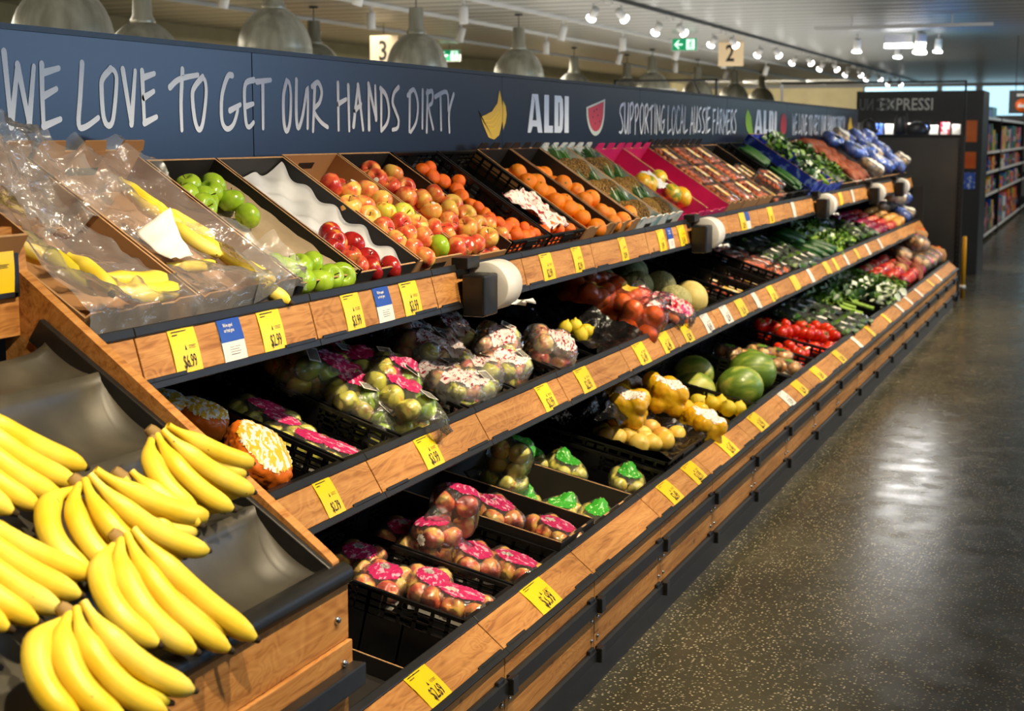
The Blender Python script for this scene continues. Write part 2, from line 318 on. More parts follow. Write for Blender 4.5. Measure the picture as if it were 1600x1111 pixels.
# thin clear film
def film(name, tint=(1, 1, 1, 1), dens=.035, gloss=.25, scale=22, bst=.9, bd=.01):
    m = bpy.data.materials.new(name); m.use_nodes = True; nt = m.node_tree; nt.nodes.clear()
    out = nt.nodes.new('ShaderNodeOutputMaterial'); tr = nt.nodes.new('ShaderNodeBsdfTransparent'); tr.inputs[0].default_value = tuple(1-(1-c)*.45 for c in tint[:3]) + (1,)
    gl = nt.nodes.new('ShaderNodeBsdfGlossy'); gl.inputs['Roughness'].default_value = .14; gl.inputs['Color'].default_value = (1, 1, 1, 1)
    df = nt.nodes.new('ShaderNodeBsdfDiffuse'); df.inputs[0].default_value = tint
    v = coords(nt, (1, 1, 1)); f = nz(nt, v, scale, 3, dist=1.5)
    bp = nt.nodes.new('ShaderNodeBump'); bp.inputs['Strength'].default_value = bst; bp.inputs['Distance'].default_value = bd
    nt.links.new(f, bp.inputs['Height']); nt.links.new(bp.outputs[0], gl.inputs['Normal'])
    m1 = nt.nodes.new('ShaderNodeMixShader'); m1.inputs[0].default_value = dens; nt.links.new(tr.outputs[0], m1.inputs[1]); nt.links.new(df.outputs[0], m1.inputs[2])
    lw = nt.nodes.new('ShaderNodeFresnel'); lw.inputs[0].default_value = 1.38
    mu = nt.nodes.new('ShaderNodeMath'); mu.operation = 'MULTIPLY_ADD'; mu.inputs[1].default_value = .85; mu.inputs[2].default_value = gloss*.12; nt.links.new(lw.outputs[0], mu.inputs[0])
    m2 = nt.nodes.new('ShaderNodeMixShader'); nt.links.new(mu.outputs[0], m2.inputs[0]); nt.links.new(m1.outputs[0], m2.inputs[1]); nt.links.new(gl.outputs[0], m2.inputs[2])
    nt.links.new(m2.outputs[0], out.inputs[0]); MT[name] = m; return m
film('clear_film'); film('clean_glass', dens=0, gloss=0, bst=.01); film('cloudy_film', dens=.12, gloss=.4, scale=14, bst=1, bd=.02); film('orange_net', rgb(255, 130, 40), .75, .1); film('red_net', rgb(255, 150, 105), .10, .1); film('yellow_net', rgb(255, 205, 36), .62, .1)
film('purple_net', rgb(150, 40, 130), .35, .1); film('blue_film', rgb(70, 110, 210), .45, .5)
noisy('black_film', [(.3, rgb(14, 14, 15)), (.7, rgb(24, 24, 25))], 12, .22, bmp=1, bd=.02, dist=1.5)
def label_mat(name, base, ink, scale=40, th=.60, band=None):
    m = mat(name, base, .32); nt = m.node_tree; b = bsdf(m)
    v = coords(nt, (1, 2.6, 1)); f = nz(nt, v, scale, 2, dist=.6)
    st = [(th, base), (th+.02, ink)]
    r = ramp(nt, st, f); nt.links.new(r.outputs[0], b.inputs['Base Color']); bump(nt, nz(nt, v, 18, 3), b, .35, .006)
    return m
label_mat('label_pink', rgb(196, 44, 100), rgb(232, 170, 188), 34, .57); label_mat('label_green', rgb(60, 165, 48), rgb(200, 240, 170)); label_mat('label_white', rgb(235, 225, 222), rgb(165, 45, 60), 45, .57)
label_mat('label_orange', rgb(238, 190, 60), rgb(250, 245, 230), 30, .5); label_mat('label_wtext', rgb(240, 236, 226), rgb(190, 110, 60), 60, .57); label_mat('label_pouch', rgb(240, 215, 215), rgb(215, 30, 60), 30, .5)
label_mat('label_blue', rgb(70, 105, 200), rgb(225, 235, 250), 26, .56); label_mat('label_magenta', rgb(225, 60, 150), rgb(245, 220, 235), 30, .55)
mat('rib_green', rgb(84, 92, 50), .7)
mat('tray_white', rgb(225, 220, 205), .5)
# positions measured along the shelves: (Y, distance up the slope)
F={'green': [(3.534,0.465),(3.464,0.423),(3.647,0.459),(3.592,0.428),(3.531,0.401),(3.478,0.368),(3.644,0.388),(3.629,0.315),(3.491,0.081),(3.559,0.081),(3.636,0.083),(3.445,0.099),(3.492,0.023),(3.568,0.012),(3.645,0.022),(3.7,0.017)],'redtray': [(3.92,0.199),(3.89,0.16),(3.96,0.139),(3.821,0.126),(3.863,0.09),(3.934,0.065),(3.838,0.046),(3.893,0.026),(4.0,0.017)],'carton': [(4.232,0.403),(4.299,0.367),(4.414,0.364),(4.421,0.306),(4.265,0.288),(4.348,0.25),(4.208,0.233),(4.171,0.291),(4.436,0.225),(4.352,0.186),(4.205,0.172),(4.438,0.167),(4.289,0.129),(4.18,0.106),(4.374,0.103),(4.204,0.056),(4.212,0.014),(4.397,0.054),(4.502,0.035),(4.566,0.039)],'carton2': [(4.604,0.464),(4.572,0.419),(4.746,0.447),(4.604,0.376),(4.701,0.364),(4.603,0.309),(4.709,0.294),(4.849,0.313),(4.875,0.248),(4.661,0.226),(4.803,0.222),(4.685,0.164),(4.877,0.186),(4.517,0.135),(4.564,0.108),(4.752,0.12),(4.859,0.125),(4.929,0.122),(4.647,0.033),(4.812,0.057),(4.932,0.052)],'mand': [(5.089,0.49),(5.161,0.492),(5.1,0.444),(5.134,0.413),(5.265,0.408),(5.15,0.355),(5.11,0.316),(5.108,0.267),(5.111,0.238),(5.106,0.206),(5.1,0.17),(5.13,0.143),(5.136,0.11),(5.12,0.067),(5.269,0.093),(5.189,0.048),(5.297,0.057)],'mand2': [(5.197,0.12),(5.331,0.1),(5.14,0.073),(5.207,0.05),(5.388,0.061),(5.612,0.096),(5.551,0.054),(5.659,0.052),(5.502,0.08)],'orange': [(5.879,0.416),(5.841,0.347),(5.929,0.343),(5.88,0.258),(5.858,0.208),(5.937,0.198),(5.89,0.155),(5.918,0.13),(5.901,0.09),(5.907,0.017),(5.857,0.291)],'orange2': [(6.198,0.316),(6.232,0.261),(6.298,0.203),(6.185,0.196),(6.199,0.108),(6.222,0.082),(6.496,0.07),(6.3,0.032),(6.149,0.027)],'papaya': [(7.379,0.267),(7.667,0.306),(7.534,0.179),(7.617,0.145),(7.335,0.291)],'lemonlime': [(5.802,0.246),(5.89,0.232),(5.886,0.181),(5.779,0.166)],'melon': [(7.201,0.423),(7.049,0.323),(7.261,0.268),(6.865,0.238),(6.895,0.408),(7.476,0.404),(6.952,0.1)],'honeydew': [(7.204,0.091)],'yellowlow': [(6.866,0.161),(6.917,0.12),(6.925,0.072)],'watermelon': [(7.15,0.111),(7.591,0.13)],'watermelon2': [(7.374,0.313),(7.736,0.495)],'tomato': [(9.082,0.456),(9.149,0.426),(9.146,0.397),(9.127,0.361),(9.315,0.351),(9.105,0.296),(9.178,0.263),(9.457,0.273),(9.195,0.21),(9.367,0.206),(9.199,0.178),(9.557,0.197),(9.237,0.146),(9.271,0.1),(9.557,0.135),(9.487,0.09),(9.4,0.054),(8.985,0.307)],'tomato2': [(8.664,0.243),(8.837,0.217),(8.731,0.169),(8.699,0.128),(8.753,0.116),(8.578,0.187)],'squash': [(5.725,0.352),(5.67,0.315),(5.787,0.303),(5.866,0.261),(5.852,0.224),(5.983,0.224),(5.75,0.245),(5.784,0.186),(5.914,0.156),(6.0,0.119),(5.851,0.124),(5.765,0.154),(5.7,0.188),(5.685,0.278)],'redonion': [(13.071,0.456),(13.475,0.479),(13.017,0.365),(13.463,0.392),(13.096,0.294),(13.559,0.316),(14.092,0.35),(13.99,0.452),(14.004,0.543),(14.33,0.538),(14.409,0.465),(13.655,0.261),(13.383,0.196),(14.027,0.253),(13.716,0.539),(13.019,0.234),(12.716,0.256),(13.691,0.18)],'potatolow': [(14.834,0.359),(14.596,0.286),(14.405,0.201),(14.377,0.139),(14.353,0.338),(14.626,0.423),(14.768,0.504)],'purpleonion': [(13.407,0.353),(13.309,0.284),(13.213,0.217),(13.252,0.177),(13.593,0.29),(13.731,0.373),(13.598,0.238)],'brownonion': [(14.279,0.255),(14.874,0.295),(15.314,0.309),(15.163,0.235),(15.058,0.174),(15.019,0.124),(15.263,0.106),(14.551,0.159)],'redonionmid': [(14.08,0.285),(13.859,0.214),(13.79,0.156),(14.112,0.156),(14.172,0.342),(14.059,0.112),(14.354,0.1)]}
P={'pink': [(3.56,0.295),(3.582,0.184),(3.622,0.077),(3.61,0.364)],'pink2': [(3.978,0.193),(4.006,0.061),(3.921,0.387)],'pink3': [(4.367,0.271),(4.424,0.065)],'pinkstack': [(4.055,0.286),(3.949,0.279)],'pear': [(4.797,0.299),(4.818,0.187),(4.856,0.07),(4.815,0.415)],'pearstack': [(4.75,0.387),(4.707,0.383)],'pear2': [(5.334,0.321),(5.356,0.113),(5.297,0.446)],'greenapple': [(3.897,0.054),(4.001,0.173),(3.843,0.341),(3.793,0.235),(4.022,0.295),(4.023,0.428),(3.884,0.145),(3.89,0.477),(3.631,0.259)],'mixpack': [(3.557,0.272),(3.522,0.149),(3.533,0.075),(3.597,0.348)],'whitebag': [(4.336,0.082),(4.624,0.409),(4.555,0.253),(4.586,0.122),(4.379,0.199),(4.761,0.109),(4.927,0.207),(4.504,0.302),(4.919,0.391)],'redbag': [(5.114,0.067)],'orangebagmid': [(3.165,0.098),(3.314,0.358),(3.37,0.446)],'rednet': [(6.527,0.403),(6.158,0.34),(6.162,0.04),(6.416,0.279)],'pinkpouch': [(6.535,0.189),(6.773,0.118),(6.134,0.15),(6.356,0.04),(6.598,0.003)],'yellownet': [(5.935,0.177),(5.931,0.01),(5.6,0.221),(6.061,0.275)],'onionpack': [(8.12,0.412),(8.168,0.295),(8.137,0.179),(8.163,0.088),(8.487,0.191),(7.942,0.279),(8.376,0.287)]}
C={'T': [(2.758,2.863,'y','$6.99'),(2.951,3.063,'b',''),(3.127,3.234,'y','$2.99'),(3.553,3.657,'y','$3.99'),(3.739,3.848,'b',''),(3.908,4.025,'y','$3.99'),(5.054,5.177,'y','$2.99'),(5.397,5.506,'y','$2.99'),(5.983,6.078,'y','$2.99'),(6.548,6.66,'y','$.99'),(6.702,6.798,'b',''),(6.896,7.019,'y','$2.49'),(8.155,8.292,'y','$3.99'),(8.292,8.433,'b',''),(8.884,9.026,'y','$2.99'),(9.6,9.702,'w',''),(10.898,11.054,'y','$2.99'),(11.378,11.519,'y','$1.99'),(11.961,12.115,'w','')],'M': [(3.2,3.29,'y','$2.79'),(3.779,3.898,'y','$3.99'),(4.738,4.865,'y','$2.99'),(5.137,5.277,'y','$2.99'),(5.856,6.006,'y','$1.49'),(6.219,6.375,'y','$2.49'),(6.571,6.711,'y','$2.99'),(6.949,7.092,'w','$3.49'),(7.329,7.474,'w','$2.99'),(7.651,7.822,'y','$1.99'),(8.045,8.169,'w',''),(8.428,8.581,'y','$2.99'),(9.089,9.265,'y','$1.99'),(9.635,9.809,'w',''),(10.198,10.367,'y','$2.49'),(10.566,10.721,'y',''),(11.015,11.154,'w',''),(11.531,11.682,'y',''),(12.061,12.193,'w',''),(12.747,12.893,'w','')],'L': [(3.066,3.185,'y','$2.69'),(3.811,3.97,'y','$3.99'),(5.169,5.308,'y','$2.49'),(5.507,5.663,'y','$3.99'),(6.042,6.204,'y','$3.49'),(6.629,6.796,'y','$2.99'),(7.3,7.438,'w','$1.99'),(7.628,7.794,'y','$2.99'),(8.146,8.315,'y','$4.99'),(8.841,8.993,'y','$2.99'),(9.53,9.706,'w',''),(10.103,10.3,'y',''),(10.871,11.064,'y',''),(11.576,11.757,'w',''),(12.136,12.334,'w',''),(12.792,13.012,'w',''),(13.666,13.864,'y',''),(14.279,14.495,'w','')]}
SIGN=[('WE',[[(2.968,1.895),(2.982,1.721),(3.014,1.867),(3.047,1.727),(3.073,1.865)],[(3.103,1.872),(3.1,1.795),(3.1,1.722)],[(3.104,1.851),(3.168,1.865)],[(3.104,1.795),(3.155,1.814)],[(3.1,1.722),(3.166,1.74)]]),('LOVE',[[(3.262,1.881),(3.249,1.799),(3.238,1.727),(3.264,1.721),(3.32,1.745)],[(3.381,1.872),(3.345,1.846),(3.338,1.817),(3.342,1.748),(3.361,1.725),(3.383,1.744),(3.403,1.836),(3.398,1.864),(3.377,1.874)],[(3.433,1.872),(3.463,1.73),(3.488,1.87)],[(3.519,1.871),(3.522,1.733)],[(3.522,1.854),(3.576,1.867)],[(3.524,1.801),(3.57,1.819)],[(3.522,1.733),(3.579,1.75)]]),('TO',[[(3.649,1.832),(3.697,1.856),(3.791,1.871)],[(3.713,1.883),(3.701,1.792),(3.701,1.715)],[(3.815,1.866),(3.773,1.838),(3.759,1.811),(3.768,1.743),(3.787,1.716),(3.808,1.735),(3.829,1.812),(3.827,1.853),(3.81,1.865)]]),('GET',[[(3.975,1.876),(3.948,1.871),(3.915,1.814),(3.911,1.745),(3.936,1.719),(3.972,1.731),(3.997,1.769),(4.0,1.786)],[(3.957,1.773),(4.016,1.791)],[(4.098,1.867),(4.051,1.856),(4.04,1.817),(4.045,1.741),(4.063,1.725),(4.089,1.739)],[(4.048,1.787),(4.09,1.795)],[(4.114,1.862),(4.198,1.87)],[(4.149,1.861),(4.145,1.722)]]),('OUR',[[(4.297,1.871),(4.275,1.823),(4.274,1.743),(4.29,1.713),(4.312,1.743),(4.321,1.824),(4.312,1.864),(4.295,1.871)],[(4.359,1.875),(4.354,1.764),(4.365,1.723),(4.396,1.765),(4.431,1.857),(4.426,1.724)],[(4.48,1.864),(4.463,1.714)],[(4.463,1.858),(4.502,1.872),(4.526,1.844),(4.51,1.808),(4.471,1.781),(4.514,1.745),(4.563,1.727)]]),('HANDS',[[(4.642,1.874),(4.642,1.719)],[(4.717,1.868),(4.72,1.717)],[(4.642,1.805),(4.7,1.822)],[(4.752,1.731),(4.789,1.872),(4.824,1.72)],[(4.766,1.785),(4.811,1.808)],[(4.87,1.723),(4.869,1.878),(4.926,1.757),(4.921,1.872)],[(4.969,1.862),(4.965,1.716)],[(4.963,1.866),(5.01,1.84),(5.03,1.784),(5.012,1.743),(4.965,1.716)],[(5.112,1.874),(5.074,1.853),(5.06,1.818),(5.086,1.784),(5.108,1.756),(5.098,1.727),(5.057,1.72)]]),('DIRTY',[[(5.211,1.86),(5.204,1.715)],[(5.194,1.847),(5.246,1.869),(5.28,1.817),(5.264,1.751),(5.214,1.712)],[(5.324,1.868),(5.319,1.728)],[(5.368,1.867),(5.358,1.713)],[(5.361,1.86),(5.412,1.867),(5.409,1.825),(5.379,1.804),(5.417,1.725)],[(5.439,1.847),(5.549,1.868),(5.563,1.797)],[(5.487,1.851),(5.493,1.722)],[(5.616,1.861),(5.571,1.791),(5.573,1.713)]])]
# ---------------------------------------------------------------- the room
CEIL = 3.15
def struct(name, mb, m): return tag(mb.build(name, MT[m]), kind='structure')
struct('floor', MB().bb(-11.5, 8, -4, 45, -.05, 0), 'terrazzo')
struct('ceiling', MB().bb(-11.5, 8, -4, 45, CEIL, CEIL+.1), 'ceiling_slats')
struct('wall_left', MB().bb(-11.6, -11.5, -4, 45, 0, CEIL), 'beige_wall')
struct('wall_back', MB().bb(-11.5, 8, -4.1, -4, 0, CEIL), 'far_wall')
struct('wall_right', MB().bb(8, 8.1, -4, 45, 0, 1.6).bb(8, 8.1, -4, 4, 1.6, CEIL).bb(8, 8.1, 19, 45, 1.6, CEIL).bb(8, 8.1, 4, 19, 3.05, CEIL), 'far_wall')
struct('window_1', MB().bb(8.05, 8.08, 4, 19, 1.6, 3.05), 'sky_glass')
struct('wall_far', MB().bb(-11.5, 8, 45, 45.1, 0, 2.25).bb(-11.5, 8, 45, 45.1, 3.06, CEIL), 'far_wall')
struct('wall_far_left', MB().bb(-11.5, -6.8, 44.95, 45.1, 2.25, 3.06), 'beige_wall')
k = 1
for x0, x1 in ((-6.75, -4.75), (-4.6, -3.7), (-3.5, -2.4), (-2.3, 2), (2.2, 7.9)):
    k += 1; struct('window_%d' % k, MB().bb(x0, x1, 45.02, 45.06, 2.25, 3.06), 'sky_glass')
f = MB()
for x in (-6.82, -4.67, -3.6, -2.35, 2.1, 7.95): f.bb(x-.06, x+.06, 44.98, 45.05, 2.25, 3.06)
struct('trim_1', f, 'far_wall')
# beams and duct along the ceiling of the other hall

# ---------------------------------------------------------------- produce gondola
Y0, Y1 = 2.52, 15.76
gon = empty('produce_shelving', loc=(-2.0, 9.1, 0)); tag(gon, 'long black three tier produce display shelving faced with wooden boards beside the speckled floor', 'shelving')
GI = gon.matrix_world.copy(); bpy.context.view_layer.update()
def gp(name, mb, m, bevel=0, mx=None):
    o = mb.build(name, [MT[i] for i in (m if isinstance(m, list) else [m])]); o.parent = gon; o.matrix_parent_inverse = Matrix.Translation((2.0, -9.1, 0)); 
    if bevel:
        b = o.modifiers.new('bevel', 'BEVEL'); b.width = bevel; b.segments = 2; b.limit_method = 'ANGLE'
    return o
FAS = {'T': ((-1.881, 1.282), (-1.856, 1.188), 3.39-.748, .748), 'M': ((-1.779, .858), (-1.731, .777), 3.495-.738, .738), 'L': ((-1.473, .448), (-1.399, .388), 4.25-.735*2, .735)}
def seg(s):
    a, b, y, st = FAS[s]; out = [Y0]; 
    while y < Y1 - .1:
        if y > Y0 + .05: out.append(y)
        y += st
    out.append(Y1); return list(zip(out[:-1], out[1:]))
def fas_frame(s, Y=0):           # origin at the lower edge of the fascia, x along Y, y up the board, z out
    a, b, _, _ = FAS[s]; A = Vector((a[0], 0, a[1])); B = Vector((b[0], 0, b[1])); up = (A-B).normalized(); u = Vector((0, 1, 0)); n = u.cross(up)
    return frame(B + u*Y, u, up, n), (A-B).length
for s in 'TML':
    M, H = fas_frame(s)
    for y0, y1 in seg(s):
        gp('fascia_board', MB().bb(y0+.003, y1-.003, 0, H, -.012, 0, M), 'wood', .0015)
    for y0, y1 in seg(s):
        # black lip above and channel below, one length per bay
        gp('lip_rail', MB().bb(y0+.001, y1-.001, H, H+.022, -.03, .006, M).bb(y0+.001, y1-.001, H+.010, H+.022, -.06, -.03, M), 'rail_metal', .003)
        m = MB().bb(y0+.001, y1-.001, -.018, 0, -.016, .005, M)
        m.bb(y0+.02, y0+.15, -.006, .006, .002, .005, M); m.bb(y1-.17, y1-.02, -.006, .006, .002, .005, M)
        gp('label_channel', m, 'rail_metal', .002)
    D = FR(s)
    L = {'T': .62, 'M': .72, 'L': 1.0}[s]
    gp('shelf_deck', MB().bb(Y0, Y1, -.0, L, -DEPTH[s]-.03, -DEPTH[s]-.004, D), 'dark_panel')
gp('back_panel', MB().bb(-2.54, -2.50, Y0, 15.9, .02, 1.66), 'dark_panel')
gp('base_frame', MB().bb(-2.5, -1.62, Y0, Y1, 0, .12).bb(-1.46, -1.42, Y0, Y1, .0, .13), 'black_plastic')
gp('end_panel', MB().bb(-2.5, -1.45, Y1, Y1+.03, .05, .46).bb(-2.5, -1.75, Y1, Y1+.03, .46, 1.2), 'dark_panel')
# vertical front below the lowest shelf
sl = seg('L')
for i, (y0, y1) in enumerate(sl):
    gp('kick_board', MB().bb(-1.412, -1.397, y0+.003, y1-.003, .13, .365), 'wood', .0015)
    gp('bumper_rail', MB().prism([(-1.397, .314), (-1.388, .314), (-1.381, .308), (-1.381, .268), (-1.388, .262), (-1.397, .262)], y0+.012, y1-.012), 'rail_metal')
    gp('base_rail', MB().prism([(-1.40, .156), (-1.388, .156), (-1.381, .150), (-1.381, .120), (-1.388, .112), (-1.40, .112)], y0+.012, y1-.012), 'rail_metal')
    m = MB()
    for z in (.290, .134):
        m.bb(-1.386, -1.366, y1-.016, y1+.022, z-.020, z+.026); m.bb(-1.396, -1.384, y1-.075, y1-.030, z+.010, z+.034)
    for q_ in (0, 1): sub = MB(); n2 = len(m.f)//2; sub.v = m.v[q_*16:(q_+1)*16]; sub.f = [[i_-q_*16 for i_ in f_] for f_ in m.f[q_*n2:(q_+1)*n2]]; sub.sm = m.sm[:n2]; sub.mi = m.mi[:n2]; gp('rail_clip', sub, 'black_plastic', .003)
    if i < 9:
        for z in (.245, .185):
            for dy in (-.028, .028): gp('bolt', MB().lathe([(0, .006), (.004, .006), (.0065, .003), (.0065, 0)], 10, T(-1.397, y1+dy, z) @ RY(PI/2)), 'chrome')

# ---------------------------------------------------------------- sign boards above the shelving
SX = -2.45
DAT_seams = [2.04, 4.09, 6.14, 8.19, 10.24, 12.29, 14.1, 15.93]
panels = []
plab = ['navy sign board nearest the viewer, painted WE LOVE TO GE in white brush letters', 'navy sign board painted OUR HANDS DIRTY with the tip of a banana picture', 'navy sign board with heavy white capitals and a red watermelon slice', 'navy sign board painted SUPPORTING LOCAL AUSSIE in white brush letters', 'navy sign board with a green leaf picture above the magenta fruit cartons', 'navy sign board with a red fruit picture and small white capitals', 'navy sign board at the far end with a yellow pear picture']
for i in range(7):
    a, b_ = DAT_seams[i], DAT_seams[i+1]
    o = MB().bb(SX-.03, SX, a+.002, b_-.002, 1.63, 1.955).build('sign_board', MT['sign_board'], bevel=.001); tag(o, plab[i], 'sign', 'navy sign boards above the shelving')
    c = MB().bb(SX-.034, SX+.006, a, b_, 1.948, 1.962).build('edge_cap', MT['black_plastic'], parent=o)
    panels.append(o)
def panel_of(y):
    for i in range(7):
        if y < DAT_seams[i+1]: return panels[i]
    return panels[-1]
def stroke(mb, pts, wdt, x=SX, taper=.85):       # round brush stroke, pts (Y, Z), lying on the board
    P = [Vector((0, p[0], p[1])) for p in pts]
    # smooth the polyline
    if len(P) > 2:
        Q = []
        for i in range(len(P)-1):
            p0 = P[max(i-1, 0)]; p1 = P[i]; p2 = P[i+1]; p3 = P[min(i+2, len(P)-1)]
            sharp = False
            for t in (0, .25, .5, .75):
                t2, t3 = t*t, t*t*t
                Q.append(.5*((2*p1) + (-p0+p2)*t + (2*p0-5*p1+4*p2-p3)*t2 + (-p0+3*p1-3*p2+p3)*t3))
        Q.append(P[-1]); P = Q
    n = len(P); L = []; R = []; mb.cnt = getattr(mb, 'cnt', 0)+1; x += .00010*mb.cnt - .0004
    for i in range(n):
        t = (P[min(i+1, n-1)]-P[max(i-1, 0)])
        if t.length < 1e-6: t = Vector((0, 0, 1))
        t.normalize(); s_ = Vector((0, -t.z, t.y)); k = wdt/2*(1 - .25*i/max(n-1, 1))
        L.append(P[i]+s_*k); R.append(P[i]-s_*k)
    for i in range(n-1):
        mb.add([(x+.0012+.000025*i, *v.yz) for v in (L[i], R[i], R[i+1], L[i+1])], [(0, 1, 2, 3)])
    for e, k in ((0, wdt/2), (n-1, wdt/2*.75)):
        mb.add([(x+.0010+(.000025*n if e else 0), P[e].y+k*math.cos(q*PI/6), P[e].z+k*math.sin(q*PI/6)) for q in range(12)], [tuple(range(12))])
for wd, st in SIGN:
    mb = MB()
    for s_ in st:
        sharp = (wd in ('WE',) and len(s_) == 5) or (wd == 'LOVE' and len(s_) == 3) or (wd == 'HANDS' and len(s_) in (3, 4))
        if sharp:
            for a, b_ in zip(s_[:-1], s_[1:]): stroke(mb, [a, b_], .0200)
        else: stroke(mb, s_, .0192)
    yy = st[0][0][0]; mb.build('painted_word', MT['lettering'], parent=panel_of(yy))
# letter templates (0..1 boxes) for the two further lines of brush writing
LT = {'W': [[(0,1),(.25,0)],[(.25,0),(.5,.85)],[(.5,.85),(.75,0)],[(.75,0),(1,1)]], 'E': [[(.1,1),(0,.5),(.1,0)],[(.05,.95),(.9,1)],[(.05,.5),(.8,.6)],[(.1,0),(1,.12)]],
 'L': [[(.2,1),(.1,.3),(.1,.03)],[(.1,.03),(1,.15)]], 'O': [[(.5,1),(.12,.8),(.05,.4),(.3,.02),(.6,.05),(.95,.5),(.8,.9),(.45,1)]], 'V': [[(0,1),(.5,0)],[(.5,0),(1,1)]],
 'T': [[(0,.85),(.5,.95),(1,1)],[(.5,.97),(.48,0)]], 'G': [[(.9,.95),(.5,.95),(.1,.6),(.1,.2),(.45,0),(.85,.25),(.85,.45)],[(.5,.38),(1,.48)]],
 'U': [[(.05,1),(.05,.3),(.25,.02),(.6,.2),(.9,1)],[(.9,1),(.92,0)]], 'R': [[(.15,.95),(.1,0)],[(.05,.9),(.6,1),(.8,.8),(.5,.55),(.15,.45)],[(.3,.5),(.95,.03)]],
 'H': [[(.1,1),(.12,0)],[(.85,.95),(.88,0)],[(.1,.48),(.85,.6)]], 'A': [[(0,0),(.5,1)],[(.5,1),(1,0)],[(.2,.35),(.8,.42)]], 'N': [[(.1,0),(.08,1)],[(.08,1),(.85,.2)],[(.88,.15),(.9,1)]],
 'D': [[(.2,.95),(.2,0)],[(.05,.92),(.6,.95),(.95,.6),(.8,.25),(.2,0)]], 'S': [[(.95,.97),(.4,.9),(.15,.7),(.6,.45),(.85,.2),(.5,.02),(.05,.03)]], 'I': [[(.5,1),(.5,0)]],
 'Y': [[(.05,1),(.4,.5)],[(1,1),(.5,.45),(.4,0)]], 'P': [[(.15,.95),(.12,0)],[(.05,.9),(.6,1),(.85,.78),(.5,.5),(.15,.42)]], 'C': [[(.95,.9),(.5,1),(.1,.6),(.15,.15),(.5,0),(.95,.12)]],
 'F': [[(.15,1),(.12,0)],[(.1,.95),(.95,1)],[(.12,.5),(.8,.57)]], 'M': [[(.08,0),(.1,1)],[(.1,1),(.5,.35)],[(.5,.35),(.88,1)],[(.88,1),(.95,0)]]}
def brush_line(text, ya, yb, z0, z1, wd=.0135, wmul=None):
    ws = {'I': .45, ' ': .55, 'M': 1.25, 'W': 1.3}; tot = sum(ws.get(c, 1) for c in text); u = (yb-ya)/tot; y = ya; mb = MB(); start = y
    for c in text + ' ':
        cw = ws.get(c, 1)*u
        if c == ' ':
            if mb.v: mb.build('painted_word', MT['lettering'], parent=panel_of(start+.02)); mb = MB()
            y += cw; start = y; continue
        dz = random.uniform(-.006, .006)
        for s_ in LT[c]: stroke(mb, [(y + cw*(.09+.82*p[0]), z0+dz+(z1-z0)*p[1]) for p in s_], wd)
        y += cw
brush_line('SUPPORTING LOCAL AUSSIE FARMERS', 7.80, 10.52, 1.715, 1.872, .0185)
brush_line('WE LOVE TO GET OUR HANDS DIRTY', 12.50, 15.12, 1.712, 1.872, .0225)
def poly(mb, pts, x=SX+.0015): mb.add([(x, p[0], p[1]) for p in pts], [tuple(range(len(pts)))])
def ncap(ya, yb, z0, z1, parent):                # heavy condensed capitals A L D I
    w_ = (yb-ya); h = z1-z0
    def q(a, b_): return (ya+w_*a, z0+h*b_)
    mb = MB()
    poly(mb, [q(0, 0), q(.075, 0), q(.115, .16), q(.115, .30), q(.16, .82), q(.10, 1)]); poly(mb, [q(.10, 1), q(.24, 1), q(.345, 0), q(.24, 0), q(.215, .16), q(.17, .82)])
    poly(mb, [q(.105, .16), q(.225, .16), q(.215, .32), q(.115, .32)], SX+.0017)
    poly(mb, [q(.385, 0), q(.50, 0), q(.50, 1), q(.385, 1)]); poly(mb, [q(.50, 0), q(.60, 0), q(.60, .19), q(.50, .19)])
    poly(mb, [q(.635, 0), q(.735, 0), q(.735, 1), q(.635, 1)]); 
    o_ = [(.735, 1), (.80, 1), (.84, .93), (.855, .5), (.84, .07), (.80, 0), (.735, 0)]; i_ = [(.735, .82), (.755, .82), (.757, .5), (.755, .18), (.735, .18)]
    poly(mb, [q(.735, 1), q(.80, 1), q(.845, .9), q(.76, .82), q(.735, .82)]); poly(mb, [q(.845, .9), q(.862, .5), q(.765, .5), q(.76, .82)])
    poly(mb, [q(.862, .5), q(.845, .1), q(.76, .18), q(.765, .5)]); poly(mb, [q(.845, .1), q(.80, 0), q(.735, 0), q(.735, .18), q(.76, .18)])
    poly(mb, [q(.89, 0), q(1, 0), q(1, 1), q(.89, 1)])
    mb.build('painted_capitals', MT['lettering'], parent=parent)
ncap(6.442, 6.998, 1.712, 1.885, panels[2]); ncap(11.10, 11.88, 1.712, 1.885, panels[4])
def pic(name, m, pts, parent, x=SX+.0015):
    mb = MB(); poly(mb, pts, x); return mb.build(name, MT[m], parent=parent)
pic('banana_picture', 'gold', [(5.87, 1.805), (5.895, 1.775), (5.95, 1.785), (6.02, 1.80), (6.08, 1.835), (6.105, 1.893), (6.125, 1.86), (6.14, 1.82), (6.138, 1.76), (6.10, 1.70), (6.04, 1.682), (5.98, 1.692), (5.93, 1.735)], panels[1])
pic('banana_picture', 'gold', [(6.143, 1.848), (6.175, 1.825), (6.188, 1.79), (6.175, 1.755), (6.143, 1.72)], panels[2])
for k_ in range(3): stroke_m = MB(); stroke(stroke_m, [(5.93+.03*k_, 1.76-.014*k_), (6.02+.015*k_, 1.765-.018*k_), (6.09+.012*k_, 1.80-.012*k_)], .004, SX+.001); stroke_m.build('picture_line', MT['tag_yellow'], parent=panels[1])
rim_ = [(7.27, 1.84)] + [(7.40+.145*math.cos(a), 1.815-.115*math.sin(a)*1.05) for a in [PI*.98-PI*.90*i/14 for i in range(15)]] + [(7.565, 1.88)]
